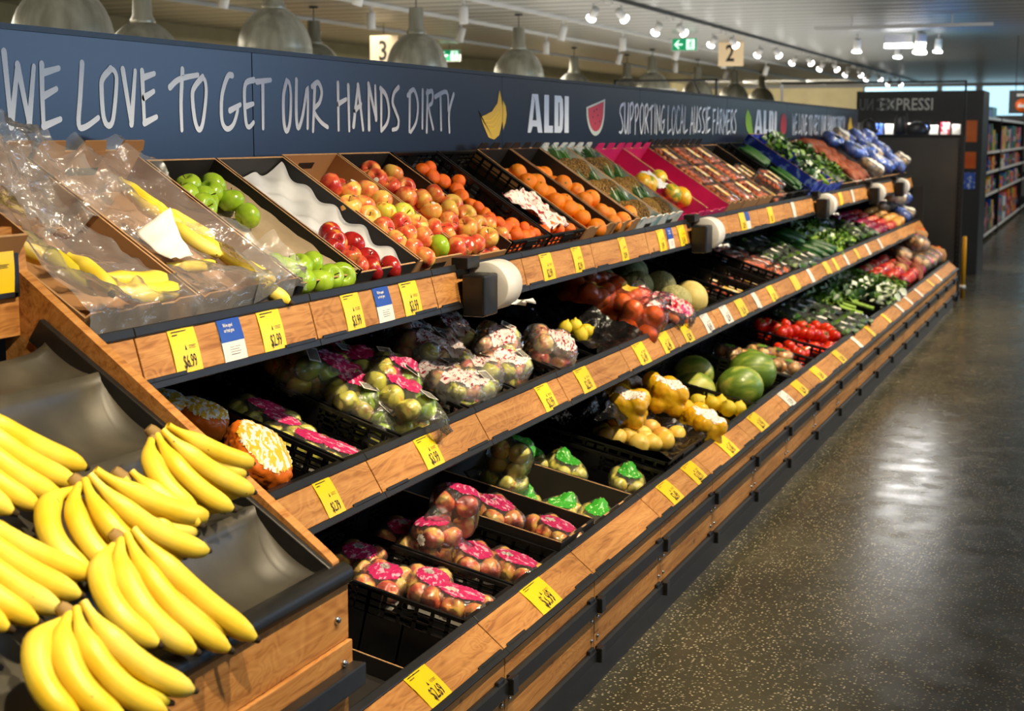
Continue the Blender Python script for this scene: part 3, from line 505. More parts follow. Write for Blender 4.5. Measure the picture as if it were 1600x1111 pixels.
pic('melon_rind', 'rind', [(7.262, 1.838)] + [(7.41+.148*math.cos(a), 1.83-.132*math.sin(a)) for a in [PI-PI*i/16 for i in range(17)]] + [(7.565, 1.885)], panels[2])
pic('melon_flesh', 'melon_red', [(7.285, 1.832)] + [(7.41+.122*math.cos(a), 1.825-.105*math.sin(a)) for a in [PI-PI*i/16 for i in range(17)]] + [(7.54, 1.872)], panels[2], SX+.0025)
mb = MB()
for y_, z_ in ((7.36, 1.79), (7.40, 1.76), (7.44, 1.80), (7.42, 1.83), (7.47, 1.77), (7.38, 1.82)): poly(mb, [(y_+.008*math.cos(a*PI/3), z_+.006*math.sin(a*PI/3)) for a in range(6)], SX+.0032)
mb.build('melon_seed', MT['ink'], parent=panels[2])
pic('leaf_picture', 'leaf_green', [(10.86, 1.888), (10.80, 1.84), (10.80, 1.78), (10.86, 1.73), (10.98, 1.70), (11.07, 1.695), (11.02, 1.76), (10.98, 1.83)], panels[4])
pic('red_fruit_picture', 'melon_red', [(12.15+.12*math.cos(a*PI/8), 1.785+.088*math.sin(a*PI/8)) for a in range(16)], panels[4])
pic('pear_picture', 'gold', [(15.45+(.13-.05*max(0, math.sin(a*PI/8)))*math.cos(a*PI/8), 1.775+(.085+.02*max(0, math.sin(a*PI/8)))*math.sin(a*PI/8)) for a in range(16)], panels[6])

# ---------------------------------------------------------------- text
TC = {}
def text_mesh(s, m, bold=.0, xs=.62):
    key = (s, m, bold, xs)
    if key in TC: return TC[key]
    cu = bpy.data.curves.new('lettering', 'FONT'); cu.body = s; cu.size = 1; cu.offset = bold; cu.resolution_u = 2; cu.align_x = 'LEFT'
    o = bpy.data.objects.new('lettering', cu); COL.objects.link(o); dg = bpy.context.evaluated_depsgraph_get(); dg.update()
    me = bpy.data.meshes.new_from_object(o.evaluated_get(dg)); bpy.data.objects.remove(o); bpy.data.curves.remove(cu)
    me.transform(Matrix.Diagonal((xs, 1, 1, 1))); me.materials.clear(); me.materials.append(MT[m]); TC[key] = me; return me
def put_text(s, m, parent, x, y, size, bold=.02, xs=.62, z=.0012, M=None, name='printed_text'):
    o = bpy.data.objects.new(name, text_mesh(s, m, bold, xs)); COL.objects.link(o); o.parent = parent
    o.matrix_local = (M or Matrix()) @ T(x, y, z) @ SCL(size); return o

# ---------------------------------------------------------------- price cards on the fascias
ORD = ['first', 'second', 'third', 'fourth', 'fifth', 'sixth', 'seventh', 'eighth', 'ninth', 'tenth', 'eleventh', 'twelfth', 'thirteenth', 'fourteenth', 'fifteenth', 'sixteenth', 'seventeenth', 'eighteenth', 'nineteenth', 'twentieth']
ORD += ['twenty-' + x for x in ORD[:9]] + ['thirtieth'] + ['thirty-' + x for x in ORD[:9]] + ['fortieth']
TIER = {'T': 'top', 'M': 'middle', 'L': 'bottom'}
def small_print(parent, w_, h, full):
    mb = MB()
    def ln(x, y, l, t=.0016): mb.bb(x, x+l, y, y+t, .0006, .0012)
    if full == 'y':
        ln(w_*.10, h*.90, w_*.55); ln(w_*.10, h*.83, w_*.2); ln(w_*.62, h*.56, w_*.26, .0009); ln(w_*.62, h*.53, w_*.22, .0009); ln(w_*.62, h*.50, w_*.24, .0009)
        mb.add([(w_*.46, h*.48, .001), (w_*.53, h*.48, .001), (w_*.495, h*.60, .001)], [(0, 1, 2)])
    else:
        for k in range(5): ln(w_*.3, h*(.36-.055*k), w_*(.45 if k % 2 else .38), .001)
    return mb.build('small_print', MT['ink'], parent=parent)
for s in 'TML':
    n = 0
    for (ya, yb, kd, pr) in C[s]:
        M, H = fas_frame(s, ya); w_ = (yb-ya); n += 1
        if not pr: w_ = min(w_, .10)
        w_ = max(w_*.97, .05); h = H + .004
        col = {'y': 'tag_yellow', 'w': 'tag_white', 'b': 'tag_white'}[kd]
        mb = MB()
        mb.grid(lambda a, b_: (w_*a, h*b_, .0012 + .0025*math.sin(PI*b_) + .001*math.sin(PI*a)), 5, 7)
        mb.grid(lambda a, b_: (w_*b_, h*a, .0004), 2, 2)
        o = mb.build('price_card', MT[col], M=M)
        o.rotation_euler.z += 0
        nm = {'y': 'yellow', 'w': 'pale', 'b': 'blue and white'}[kd]
        side = 'left end' if n < len(C[s])/2 else 'left end'
        lab = nm + (' notice card' if kd == 'b' else (' card priced ' + pr if pr and yb < 7.3 else ' price card')) + ', ' + TIER[s] + ' shelf edge, ' + ORD[n-1] + ' from the left'
        tag(o, lab, 'price card', 'cards along the ' + TIER[s] + ' shelf edge')
        if kd == 'b':
            mb = MB().grid(lambda a, b_: (w_*a, h*(.44+.56*b_), .0018 + .0025*math.sin(PI*(.44+.56*b_)) + .001*math.sin(PI*a)), 5, 5); b2 = mb.build('blue_header', MT['tag_blue'], parent=o)
            if yb < 8:
                put_text("We've upped", 'tag_white', o, w_*.18, h*.78, .0125*w_/.1, .02, .62, .006); put_text('our fresh game', 'tag_white', o, w_*.18, h*.66, .0125*w_/.1, .02, .58, .006)
                small_print(o, w_, h, 'b').location.z = .003
        elif pr and ya < 9:
            put_text(pr, 'ink', o, w_*.30, h*.10, w_*.36*(1.1 if ya < 5 else 1), .008, .56, .0045)
            if ya < 7.5: small_print(o, w_, h, 'y').location.z = .004
# ---------------------------------------------------------------- bag roll dispensers on the top shelf edge
def dispenser(Y, lab, open_=True):
    e = empty('bag_dispenser', loc=(-1.84, Y, 1.24)); tag(e, lab, 'bag dispenser', 'rolls of produce bags on the top shelf edge')
    M, H = fas_frame('T'); 
    MB().bb(-.055, .055, -.10, .055, -.18, .20).v
    MB().bb(-.012, .065, -.02, .095, -.095, .035).build('holder', MT['black_plastic'], parent=e, bevel=.008)
    MB().bb(-.055, .0, .0, .10, .05, .085).bb(-.055, -.035, .0, .10, -.0, .06).build('hook', MT['rail_metal'], parent=e, bevel=.003)
    R = T(.018, .10, -.012) @ RX(-PI/2)
    MB().lathe([(.016, .0), (.076, .0), (.079, .003), (.079, .122), (.076, .125), (.016, .125)], 36, R).build('bag_roll', MT['white_plastic'], parent=e)
    MB().grid(lambda a, b_: (.045+.03*math.sin(PI*b_*.6)*(1+.3*math.sin(9*a)), .17+.13*a+.10*b_*b_, -.068-.015*b_+.012*math.sin(11*a)*b_), 9, 9).build('loose_bag', MT['white_paper'], parent=e)
    return e
dispenser(4.32, 'black dispenser with a wide white bag roll in front of the apple cartons')
dispenser(7.08, 'dark dispenser with a white bag roll below the magenta fruit cartons')
dispenser(10.35, 'black bag dispenser on the top shelf edge below the blue carton')
dispenser(12.75, 'black bag dispenser on the top shelf edge below the sweet potatoes')
dispenser(14.35, 'farthest bag dispenser on the top shelf edge, nearest the dark end panel')

# ---------------------------------------------------------------- banana stand at the near end
bs = empty('banana_stand', loc=(-1.7, 1.8, 0)); tag(bs, 'wooden stand with black curved trough trays holding loose banana bunches', 'display stand')
def bp(name, mb, m, bevel=0):
    o = mb.build(name, MT[m]); o.parent = bs; o.matrix_parent_inverse = Matrix.Translation((1.7, -1.8, 0))
    if bevel:
        b = o.modifiers.new('bevel', 'BEVEL'); b.width = bevel; b.segments = 3; b.limit_method = 'ANGLE'
    return o
BY = 1.0
bp('side_panel', MB().prism([(-2.075, 0), (-1.345, 0), (-1.345, .86), (-1.335, .898), (-1.355, .915), (-2.035, 1.43), (-2.045, 1.52), (-2.075, 1.52)], 2.478, 2.506), 'wood', .005)
Bf = FR('B')
def crest(i): return i/3.0
LEN = .66
def tp(s_):       # profile through the three troughs, s_ in 0..n (0 = front rim), local (t, h)
    k = min(int(s_), 3); f = s_-k
    p = LEN*.318
    dep = .075*(math.sin(PI*f)**.55)*(1-.35*f)
    return (k*p + f*p, -dep - .004)
prof = [tp(i/14) for i in range(0, 14*3+10)]
mb = MB()
n = len(prof)
def pt3(t, h, y): 
    v = Bf @ Vector((0, t, h)); return (v.x, y, v.z)
ys = [BY, 1.45, 1.9, 2.2, 2.38, 2.44, 2.462, 2.470, 2.474]
fil = [0, 0, 0, 0, 0, .12, .38, .68, 1]
vs = [pt3(t, h*(1-g), y) for y, g in zip(ys, fil) for t, h in prof]
mb.add(vs, [(j*n+i, j*n+i+1, (j+1)*n+i+1, (j+1)*n+i) for j in range(len(ys)-1) for i in range(n-1)], True)
o = bp('trough_tray', mb, 'trough_plastic'); sm = o.modifiers.new('thick', 'SOLIDIFY'); sm.thickness = .004; sm.offset = -1
bp('tray_edge', MB().bb(2.462, 2.478, -.01, .80, -.05, .004, Bf), 'black_plastic', .003)
bp('front_rim', MB().prism([(-1.352, .885), (-1.345, .893), (-1.325, .893), (-1.312, .886), (-1.308, .872), (-1.312, .858), (-1.33, .855), (-1.352, .865)], BY, 2.512, True), 'rail_metal')
bp('front_board', MB().bb(-1.336, -1.320, BY, 2.51, .745, .858), 'wood', .002)
bp('front_board', MB().bb(-1.345, -1.312, BY, 2.51, .690, .744), 'wood', .002)
bp('bumper_rail', MB().bb(-1.318, -1.285, BY, 2.515, .655, .700), 'black_plastic', .004)
bp('front_board', MB().bb(-1.345, -1.322, BY, 2.51, .30, .688), 'wood', .002)
bp('base', MB().bb(-2.05, -1.36, BY, 2.47, 0, .66), 'black_plastic')
bp('bolt', MB().lathe([(0, .008), (.005, .008), (.0075, .004), (.0075, 0)], 12, T(-1.320, 2.46, .795) @ RY(PI/2)), 'chrome')
bp('bolt', MB().lathe([(0, .008), (.005, .008), (.0075, .004), (.0075, 0)], 12, T(-1.312, 2.47, .708) @ RY(PI/2)), 'chrome')
bp('top_board', MB().bb(-2.06, -2.035, BY, 2.477, 1.30, 1.52), 'wood', .002)
bp('top_shelf', MB().prism([(-2.062, 1.49), (-2.48, 1.62), (-2.48, 1.60), (-2.062, 1.47)], BY, 2.48), 'dark_panel')
bp('card_frame', MB().bb(-2.036, -2.022, 2.26, 2.462, 1.380, 1.392).bb(-2.036, -2.022, 2.26, 2.462, 1.492, 1.500).bb(-2.036, -2.022, 2.448, 2.466, 1.380, 1.500).bb(-2.036, -2.022, 2.255, 2.27, 1.380, 1.500), 'black_plastic', .002)
M = frame((-2.021, 2.30, 1.392), (0, 1, 0), (0, 0, 1), (1, 0, 0))
o = MB().grid(lambda a, b_: (.146*a, .1*b_, .001+.003*math.sin(PI*b_)), 3, 5).build('price_card', MT['tag_yellow'], M=M); tag(o, 'yellow price card reading 2.99 in a black frame above the banana troughs', 'price card')
put_text('$2.99', 'ink', o, .035, .022, .042, .022, .60, .0052); small_print(o, .146, .1, 'y').location.z = .004
# ---------------------------------------------------------------- bananas
def banana_mesh(a0, a1, L, r, m='banana_skin', neck=.10):
    # finger bent in the local x(u) / y(-d) plane, leaving the crown at the origin
    N = 18; pts = []; rad = []; p = Vector((0, 0, 0)); st = L/N
    for i in range(N+1):
        f = i/N
        th_ = math.radians(a0 + (a1-a0)*f)
        pts.append(p.copy())
        body = min(1, max(0, (f-neck*.5)/.30)); body = body*body*(3-2*body)
        tip = 1 if f < .80 else max(.34, math.sqrt(max(0, 1-((f-.80)/.215)**2)))
        rad.append(r*(.36+.64*body)*tip)
        p = p + Vector((math.sin(th_)*st, -math.cos(th_)*st, 0))
    mb = MB(); 
    n = 10; vs = []; z = Vector((0, 0, 1))
    for i, q in enumerate(pts):
        t = (pts[min(i+1, N)]-pts[max(i-1, 0)]).normalized(); s_ = t.cross(z)
        for k in range(n):
            an = 2*PI*k/n; rr = rad[i]*(1+.055*math.cos(5*an))
            vs.append(q + s_*math.cos(an)*rr + z*math.sin(an)*rr)
    mb.add(vs, [(i*n+k, i*n+(k+1) % n, (i+1)*n+(k+1) % n, (i+1)*n+k) for i in range(N) for k in range(n)], True)
    e = pts[-1]; t = (pts[-1]-pts[-2]).normalized(); s_ = t.cross(z)
    mb.cm = 1
    mb.add([e+s_*math.cos(2*PI*k/6)*rad[-1]*1.02+z*math.sin(2*PI*k/6)*rad[-1]*1.02 for k in range(6)] + [e+t*.011+s_*math.cos(2*PI*k/6)*rad[-1]*.62+z*math.sin(2*PI*k/6)*rad[-1]*.62 for k in range(6)], [(k, (k+1) % 6, 6+(k+1) % 6, 6+k) for k in range(6)] + [tuple(range(6, 12))], True)
    return mb.mesh('banana', [MT[m], MT['banana_tip']])
def bunch(Y, t, h, fingers, label, mats='banana_skin', rot=0, size=1):
    M = FR('B', Y, t, h) @ RZ(rot) @ SCL(size)
    e = empty('banana_bunch', M=M); tag(e, label, 'bananas', 'banana bunches in the trough trays')
    for (a0, a1, L, r, dx, dz, tilt) in fingers:
        me = banana_mesh(a0, a1, L, r, mats if not isinstance(mats, list) else random.choice(mats))
        # tilt the finger so that its tip goes down towards the tray
        mid = math.radians((a0+a1)/2); ax = Vector((math.cos(mid), math.sin(mid), 0))
        linkobj('banana', me, e, T(dx, -.006, dz) @ Matrix.Rotation(math.radians(-tilt), 4, ax))
    mb = MB().tube([(-.006, .016, .008), (-.003, .010, .006), (0, -.004, .004), (.002, -.016, 0)], [.009, .012, .014, .011], 10)
    mb.tube([(-.018, -.008, .0), (0, -.004, .002), (.018, -.008, .0)], [.008, .012, .008], 8)
    linkobj('crown', mb.mesh('crown', MT['crown_brown']), e)
    return e
# fingers: start angle, end angle (0 = down slope, + = towards the far end), length, radius, x, z, tilt
def hand(n, s0, s1, e0, e1, L0, L1, r=.0185, dz=0, tilt=-9, lay=.009):
    out = []
    for i in range(n):
        f = i/max(n-1, 1); out.append((s0+(s1-s0)*f, e0+(e1-e0)*f, L0+(L1-L0)*f, r*random.uniform(.95, 1.05), -.014+.028*f, dz+lay*i, tilt-1.5*i))
    return out
bunch(1.990, .215, .062, hand(4, -82, 4, 42, 38, .235, .272, .0215) + hand(3, -45, -10, 42, 45, .20, .23, .0185, -.026, -5), 'ripe banana bunch in front, crown up, long fingers over the lowest black trough')
bunch(1.765, .130, .062, hand(4, -95, -10, 30, 62, .215, .225, .0205) + hand(2, -60, -25, 40, 55, .19, .20, .018, -.026, -4), 'lowest banana bunch at the bottom left corner, tinged green near its crown', ['banana_skin', 'banana_skin', 'banana_green'])
bunch(2.035, .345, .060, hand(5, -100, 35, 38, 88, .24, .27, .0205, 0, -8) + hand(3, -30, 25, 55, 82, .20, .24, .018, -.026, -5), 'banana bunch in the middle, its fingers fanned to the right over the trough crest')
bunch(2.290, .385, .075, hand(4, -60, 45, 38, 82, .19, .235, .0205, 0, -10) + hand(3, -10, 40, 45, 75, .18, .21, .018, -.028, -6), 'uppermost banana bunch leaning on the wooden side panel')
bunch(2.165, .345, .040, hand(3, -65, 5, 10, 30, .15, .15, .018, 0, -4), 'small banana bunch half hidden between two larger bunches')
bunch(1.925, .565, .06, hand(5, -40, 35, 40, 66, .22, .26, .0205, 0, -8) + hand(3, -30, 10, 35, 55, .19, .21, .018, -.026, -5), 'banana bunch in the middle trough, cut by the left edge')
bunch(1.720, .375, .06, hand(5, -40, 30, 38, 62, .22, .26, .0205, 0, -8) + hand(3, -30, 10, 35, 55, .19, .21, .018, -.026, -5), 'banana bunch at the left edge above the lowest bunch')

# ---------------------------------------------------------------- fruit shapes
def fruit_mesh(name, prof, m, n=18):
    return MB().lathe(prof, n).mesh(name, MT[m])
def ball(r, ry=1, n=10, top=0, bot=0, sh=0):
    out = []
    for i in range(n+1):
        a = PI*i/n; x = math.sin(a); z = -math.cos(a)
        d = 0
        if top and z > 0: d = -top*math.exp(-(x/.32)**2)
        if bot and z < 0: d = bot*math.exp(-(x/.28)**2)
        out.append((max(r*x*(1+sh*z), 0), r*ry*z + r*d))
    return out
FM = {}
def FMesh(k, prof, m, n=18): FM[k] = fruit_mesh(k, prof, m, n)
ap = ball(1, .90, 14, .42, .26, .06)
for k, m in (('pink_apple', 'apple_pink'), ('red_apple', 'apple_red'), ('green_apple', 'apple_green'), ('blush_apple', 'apple_blush'), ('yellow_apple', 'apple_yellow')): FMesh(k, ap, m, 20)
FMesh('orange', ball(1, .96, 12, .05, .03), 'orange_peel', 20); FMesh('mandarin', ball(1, .82, 12, .10, .06), 'mandarin_peel', 20)
FMesh('lemon', [(0, -1.3), (.12, -1.25), (.2, -1.08)] + [(math.sin(a)*1, -math.cos(a)*1.05) for a in [PI*(.1+.8*i/9) for i in range(10)]] + [(.2, 1.1), (.12, 1.25), (0, 1.3)], 'lemon_peel')
FMesh('tomato', ball(1, .84, 12, .2, .05), 'tomato_skin', 18); 
def ribbed():
    nu, nv = 60, 16; vs = []; fs = []; mi = []
    for i in range(nu):
        a = 2*PI*i/nu
        for j in range(nv+1):
            q = PI*j/nv; g = abs(math.cos(5*a)); r = 1-.05*(1-g)**3*math.sin(q)
            vs.append((r*math.sin(q)*math.cos(a), r*math.sin(q)*math.sin(a), -.98*r*math.cos(q)))
    mb = MB(); n = len(vs)
    for i in range(nu):
        for j in range(nv):
            k = (i+1) % nu; fs.append((i*(nv+1)+j, k*(nv+1)+j, k*(nv+1)+j+1, i*(nv+1)+j+1)); g = abs(math.cos(5*2*PI*(i+.5)/nu)); mi.append(1 if g < .22 else 0)
    mb.add(vs, fs, True); mb.mi = mi; return mb.mesh('cantaloupe', [MT['cantaloupe_skin'], MT['rib_green']])
FM['cantaloupe'] = ribbed()
FMesh('honeydew', ball(1, .98, 14), 'honeydew_skin', 24)
FMesh('watermelon', ball(1, 1.12, 14, .03), 'watermelon_skin', 24); FMesh('mango', ball(1, 1.35, 12, 0, 0, -.15), 'mango_skin'); FMesh('pear', [(0, -.95)] + [(math.sin(a)*.95, -math.cos(a)*.92) for a in [PI*(.08+.55*i/8) for i in range(9)]] + [(.62, .75), (.42, 1.15), (.3, 1.4), (.12, 1.5), (0, 1.48)], 'pear_green')
FMesh('squash', [(0, -1)] + [(math.sin(a), -math.cos(a)) for a in [PI*(.08+.5*i/7) for i in range(8)]] + [(.85, .55), (.58, 1.0), (.46, 1.5), (.44, 2.0), (.36, 2.25), (0, 2.3)], 'squash_skin', 20)
FMesh('onion', ball(1, .88, 12, -.22, -.06), 'onion_brown'); FMesh('red_onion', ball(1, .9, 12, -.25, -.06), 'onion_red'); FMesh('radish', ball(1, 1.0, 10, -.1, -.25), 'radish_red', 14)
FMesh('potato', ball(1, 1.3, 10, 0, 0, .05), 'potato_skin'); FMesh('mushroom', [(0, -.6), (.35, -.6), (.38, 0), (.9, .05), (1, .25), (.8, .7), (.4, .92), (0, 1)], 'mushroom_white')
FMesh('sweet_potato', [(0, -2.3), (.2, -2.1), (.7, -1.2), (1, -.2), (.95, .6), (.55, 1.6), (.15, 2.3), (0, 2.4)], 'sweet_potato_skin'); FMesh('yellow_squash', ball(1, .8, 12, -.1), 'squash_yellow')
FMesh('strawberry', [(0, -1.15), (.35, -.95), (.8, -.2), (.95, .4), (.7, .8), (0, .75)], 'strawberry_skin', 12)
FM['cucumber'] = MB().tube([(0, 0, -4), (0, 0, -3.8), (0, .1, -2), (0, .18, 0), (0, .1, 2), (0, 0, 3.8), (0, 0, 4)], [.3, .8, 1, 1, .95, .7, .3], 12).mesh('cucumber', MT['cucumber_skin'])
FM['carrot'] = MB().tube([(0, 0, -4.2), (0, 0, -2), (0, .1, 1), (0, 0, 3.2), (0, 0, 3.5)], [.12, .5, .85, 1, .5], 10).mesh('carrot', MT['carrot_skin'])
stem = MB().tube([(0, 0, .42), (.05, .02, .66), (.14, .03, .92)], [.045, .035, .055], 6).mesh('stem', MT['stem_brown'])
stub = MB().lathe([(0, .95), (.09, .95), (.12, .90), (0, .86)][::-1], 8).mesh('stem_end', MT['stem_green'])
calyx = MB()
for k in range(5):
    a = 2*PI*k/5; calyx.add([(0, 0, .72), (.3*math.cos(a-.35), .3*math.sin(a-.35), .74), (.75*math.cos(a), .75*math.sin(a), .70), (.3*math.cos(a+.35), .3*math.sin(a+.35), .74)], [(0, 1, 2, 3)])
calyx.tube([(0, 0, .70), (.05, 0, 1.05)], .06, 5); calyx = calyx.mesh('calyx', MT['stem_green'])
stick = MB().add([(math.cos(a)*.2+.75*.62, math.sin(a)*.2, 0) for a in [2*PI*k/10 for k in range(10)]], [tuple(range(10))]).mesh('sticker', MT['sticker'])
def stk():      # a sticker that follows the skin
    mb = MB(); c = Vector((.55, .2, .62)).normalized(); a = c.orthogonal().normalized(); b_ = c.cross(a)
    vs = [c*.985] + [((c + (a*math.cos(2*PI*k/10) + b_*math.sin(2*PI*k/10))*.22).normalized())*.985 for k in range(10)]
    mb.add(vs, [(0, 1+k, 1+(k+1) % 10) for k in range(10)]); return mb.mesh('sticker', MT['sticker'])
stick = stk()
PARTS = {'pink_apple': [('stem', stem)], 'red_apple': [('stem', stem)], 'green_apple': [('stem', stem)], 'blush_apple': [('stem', stem)], 'yellow_apple': [('stem', stem)], 'orange': [('stem_end', stub)], 'tomato': [('calyx', calyx)], 'mango': [], 'watermelon': [('stem_end', stub)]}
CAT = {'pink_apple': 'apple', 'red_apple': 'apple', 'green_apple': 'apple', 'blush_apple': 'apple', 'yellow_apple': 'apple', 'red_onion': 'onion', 'yellow_squash': 'squash'}
NAMEOF = {'pink_apple': 'apple', 'red_apple': 'apple', 'green_apple': 'apple', 'blush_apple': 'apple', 'yellow_apple': 'apple', 'squash': 'butternut_squash'}
HEAPS = []
def one(kind, s, Y, t, h, r, rot=None, parts=True, sticker=False):
    M = FR(s, Y, t, h) @ (rot if rot is not None else rrot()) @ SCL(r)
    o = linkobj(NAMEOF.get(kind, kind), FM[kind], None, M)
    if parts:
        for n_, me in PARTS.get(kind, []): linkobj(n_, me, o)
        if sticker: linkobj('sticker', stick, o)
    return o
def name_heap(items, look, where, group, cat, three=True):
    # items: (object, Y, t, h).  Each is told apart by side and by its order going down the slope
    if not items: return
    ys = sorted(i[1] for i in items); lo, hi = ys[0], ys[-1]
    def side(y):
        if not three or hi-lo < .12: return ''
        f = (y-lo)/(hi-lo); return 'left' if f < .34 else ('middle' if f < .67 else 'right')
    g = {}
    for it in items: g.setdefault(side(it[1]), []).append(it)
    for sd, l in g.items():
        l.sort(key=lambda i: -i[2])
        for k, (o, y, t, h) in enumerate(l):
            q = '' if len(l) == 1 else ', ' + (ORD[k] + ' from back' if k else 'rearmost')
            if len(l) > 1 and k == len(l)-1: q = ', frontmost'
            lab = look + ' ' + where + ((', ' + sd) if sd else '') + q
            tag(o, lab, cat, group)
def heap(kind, s, pts, r, look, where, group, cat=None, h=0, under=None, stickers=0, rj=.06, rotf=None, parts=True, mixk=None):
    items = []
    for k, (Y, t) in enumerate(pts):
        kk = mixk(k, Y, t) if mixk else kind
        o = one(kk, s, Y, t, h, r*random.uniform(1-rj, 1+rj), rotf() if rotf else None, parts, stickers and k % stickers == 1); items.append((o, Y, t, h))
    if under:
        y0, y1, t0, t1, hh = under; st = r*2.02; k = 0; t = t0
        while t < t1:
            y = y0 + (st/2 if k % 2 else 0)
            while y < y1:
                kk = mixk(k, y, t) if mixk else kind
                o = one(kk, s, y+jit(.004), t+jit(.004), hh, r*.97, rotf() if rotf else None, False); items.append((o, y, t, hh)); y += st
            t += st*.87; k += 1
    cat = cat or CAT.get(kind, kind.replace('_', ' '))
    name_heap(items, look, where, group, cat)
    return items
def hexpts(y0, y1, t0, t1, st, j=.1, drop=0):
    out = []; t = t0; k = 0
    while t <= t1:
        y = y0 + (st/2 if k % 2 else 0)
        while y <= y1:
            if random.random() >= drop: out.append((y+jit(st*j), t+jit(st*j)))
            y += st
        t += st*.87; k += 1
    return out

# ---------------------------------------------------------------- crates and cartons
def wall_box(mb, x0, x1, y0, y1, z0, z1, th_, mo, mi, me_, front=0, back=0):
    # four walls: outer skin material mo, inner skin mi, cut edge me_
    for (a0, a1, b0, b1, top, ax) in ((x0, x0+th_, y0, y1, z1, 0), (x1-th_, x1, y0, y1, z1, 0), (x0+th_, x1-th_, y0, y0+th_, z1+front, 1), (x0+th_, x1-th_, y1-th_, y1, z1+back, 1)):
        mb.cm = mo if (a0 == x0 or b0 == y0) else mi
        if ax == 0:
            m_ = (a0+a1)/2; mb.cm = mo if a0 == x0 else mi; mb.bb(a0, m_, b0, b1, z0, top-.0015); mb.cm = mi if a0 == x0 else mo; mb.bb(m_, a1, b0, b1, z0, top-.0015)
        else:
            m_ = (b0+b1)/2; mb.cm = mo if b0 == y0 else mi; mb.bb(a0, a1, b0, m_, z0, top-.0015); mb.cm = mi if b0 == y0 else mo; mb.bb(a0, a1, m_, b1, z0, top-.0015)
        mb.cm = me_; mb.bb(a0, a1, b0, b1, top-.0015, top)
    mb.cm = mi; mb.bb(x0, x1, y0, y1, z0-.004, z0)
CR = []
def carton(s, Ya, Yb, label, out='cardboard', inn='cardboard', edge='cardboard_edge', L=.56, d=None, tabs=0, front=0, back=0, slot=False, cat='carton', name='produce_carton', th_=.006, t0=0, h=0):
    d = d or DEPTH[s]-.004
    M = FR(s, Ya, t0, h); w_ = Yb-Ya
    e = empty(name, M=FR(s, (Ya+Yb)/2, t0+L/2, h-d) ); Mi = e.matrix_world.inverted() @ M
    tag(e, label, cat, {'T': 'cartons and crates on the top shelf', 'M': 'cartons and crates on the middle shelf', 'L': 'cartons and crates on the bottom shelf'}[s])
    mb = MB(); wall_box(mb, 0, w_, 0, L, -d, 0, th_, 0, 1, 2, front, back)
    mb.build('body', [MT[out], MT[inn], MT[edge]], parent=e, M=Mi)
    if tabs:        # raised corner tabs with a rounded cut between them at the back and the front
        for yy, hh in ((L-th_, tabs), (0, tabs*.35)):
            for a, b_ in ((.0, .26), (.37, .63), (.74, 1)):
                m2 = MB(); m2.prism([(a*w_, 0), (b_*w_, 0), (b_*w_-.015, hh), (a*w_+.015, hh)], yy, yy+th_*.7)
                m2.build('tab', [MT[inn] if yy else MT[out]], parent=e, M=Mi @ T(0, 0, back if yy else front-.001))
    if slot:        # hand hole in each end wall
        for yy in (L-th_*1.2, -.001):
            MB().bb(w_*.36, w_*.64, yy, yy+.0035, -.052, -.030).build('hand_hole', MT['ink'], parent=e, M=Mi)
    CR.append(e); return e
def slotted(s, Ya, Yb, label, L=.58, d=None, h=0, t0=0):
    d = d or DEPTH[s]-.004; w_ = Yb-Ya; M = FR(s, Ya, t0, h)
    e = empty('plastic_crate', M=FR(s, (Ya+Yb)/2, t0+L/2, h-d)); Mi = e.matrix_world.inverted() @ M
    tag(e, label, 'crate', {'T': 'cartons and crates on the top shelf', 'M': 'cartons and crates on the middle shelf', 'L': 'cartons and crates on the bottom shelf'}[s])
    mb = MB(); mb.bb(0, w_, 0, L, -d-.003, -d)
    def wall(length, place, hz=0):
        def B(a, b_, z0, z1, th_=.0035):
            place(mb, a, b_, z0, z1, th_)
        B(0, length, -.011, 0, .010); B(0, length, -d, -.070)
        B(0, length, -.033, -.027); B(0, length, -.052, -.046)
        n = max(2, round(length/.047)); g = length/n
        for i in range(n+1): B(max(0, i*g-.0055), min(length, i*g+.0055), -.072, -.009)
        mid = length/2; B(mid-.035, mid+.035, -.072, -.005, .006)
        for i in range(5): B(length*(i+.5)/5-.003, length*(i+.5)/5+.003, -d, -.070, .008)
    wall(L, lambda m_, a, b_, z0, z1, t_: m_.bb(0, t_, a, b_, z0, z1)); wall(L, lambda m_, a, b_, z0, z1, t_: m_.bb(w_-t_, w_, a, b_, z0, z1))
    wall(w_, lambda m_, a, b_, z0, z1, t_: m_.bb(a, b_, 0, t_, z0, z1)); wall(w_, lambda m_, a, b_, z0, z1, t_: m_.bb(a, b_, L-t_, L, z0, z1))
    mb.build('body', MT['crate_plastic'], parent=e, M=Mi)
    for yy in (-.004, L-.002): MB().bb(w_*.36, w_*.64, yy, yy+.006, -.030, -.004).build('grip', MT['black_plastic'], parent=e, M=Mi, bevel=.002)
    CR.append(e); return e
def sheet(name, s, Ya, Yb, ta, tb, h, m, label, cat, amp=.02, sc=9, nu=28, nv=36, thick=0, parent=None, fn=None, seed=0, group=None):
    def f(a, b_):
        Y = Ya+(Yb-Ya)*a; t = ta+(tb-ta)*b_
        z = h + amp*(abs(noise.noise((Y*sc+seed, t*sc, seed)))*1.6 + .5*noise.noise((Y*sc*2.7, t*sc*2.7, seed+5)))
        z += fn(a, b_) if fn else 0
        return FR(s, Y + .3*amp*noise.noise((Y*sc, t*sc, 8)), t, z).translation
    o = MB().grid(f, nu, nv).build(name, MT[m], parent=parent)
    if thick: md = o.modifiers.new('thick', 'SOLIDIFY'); md.thickness = thick
    if not parent: tag(o, label, cat, group)
    return o

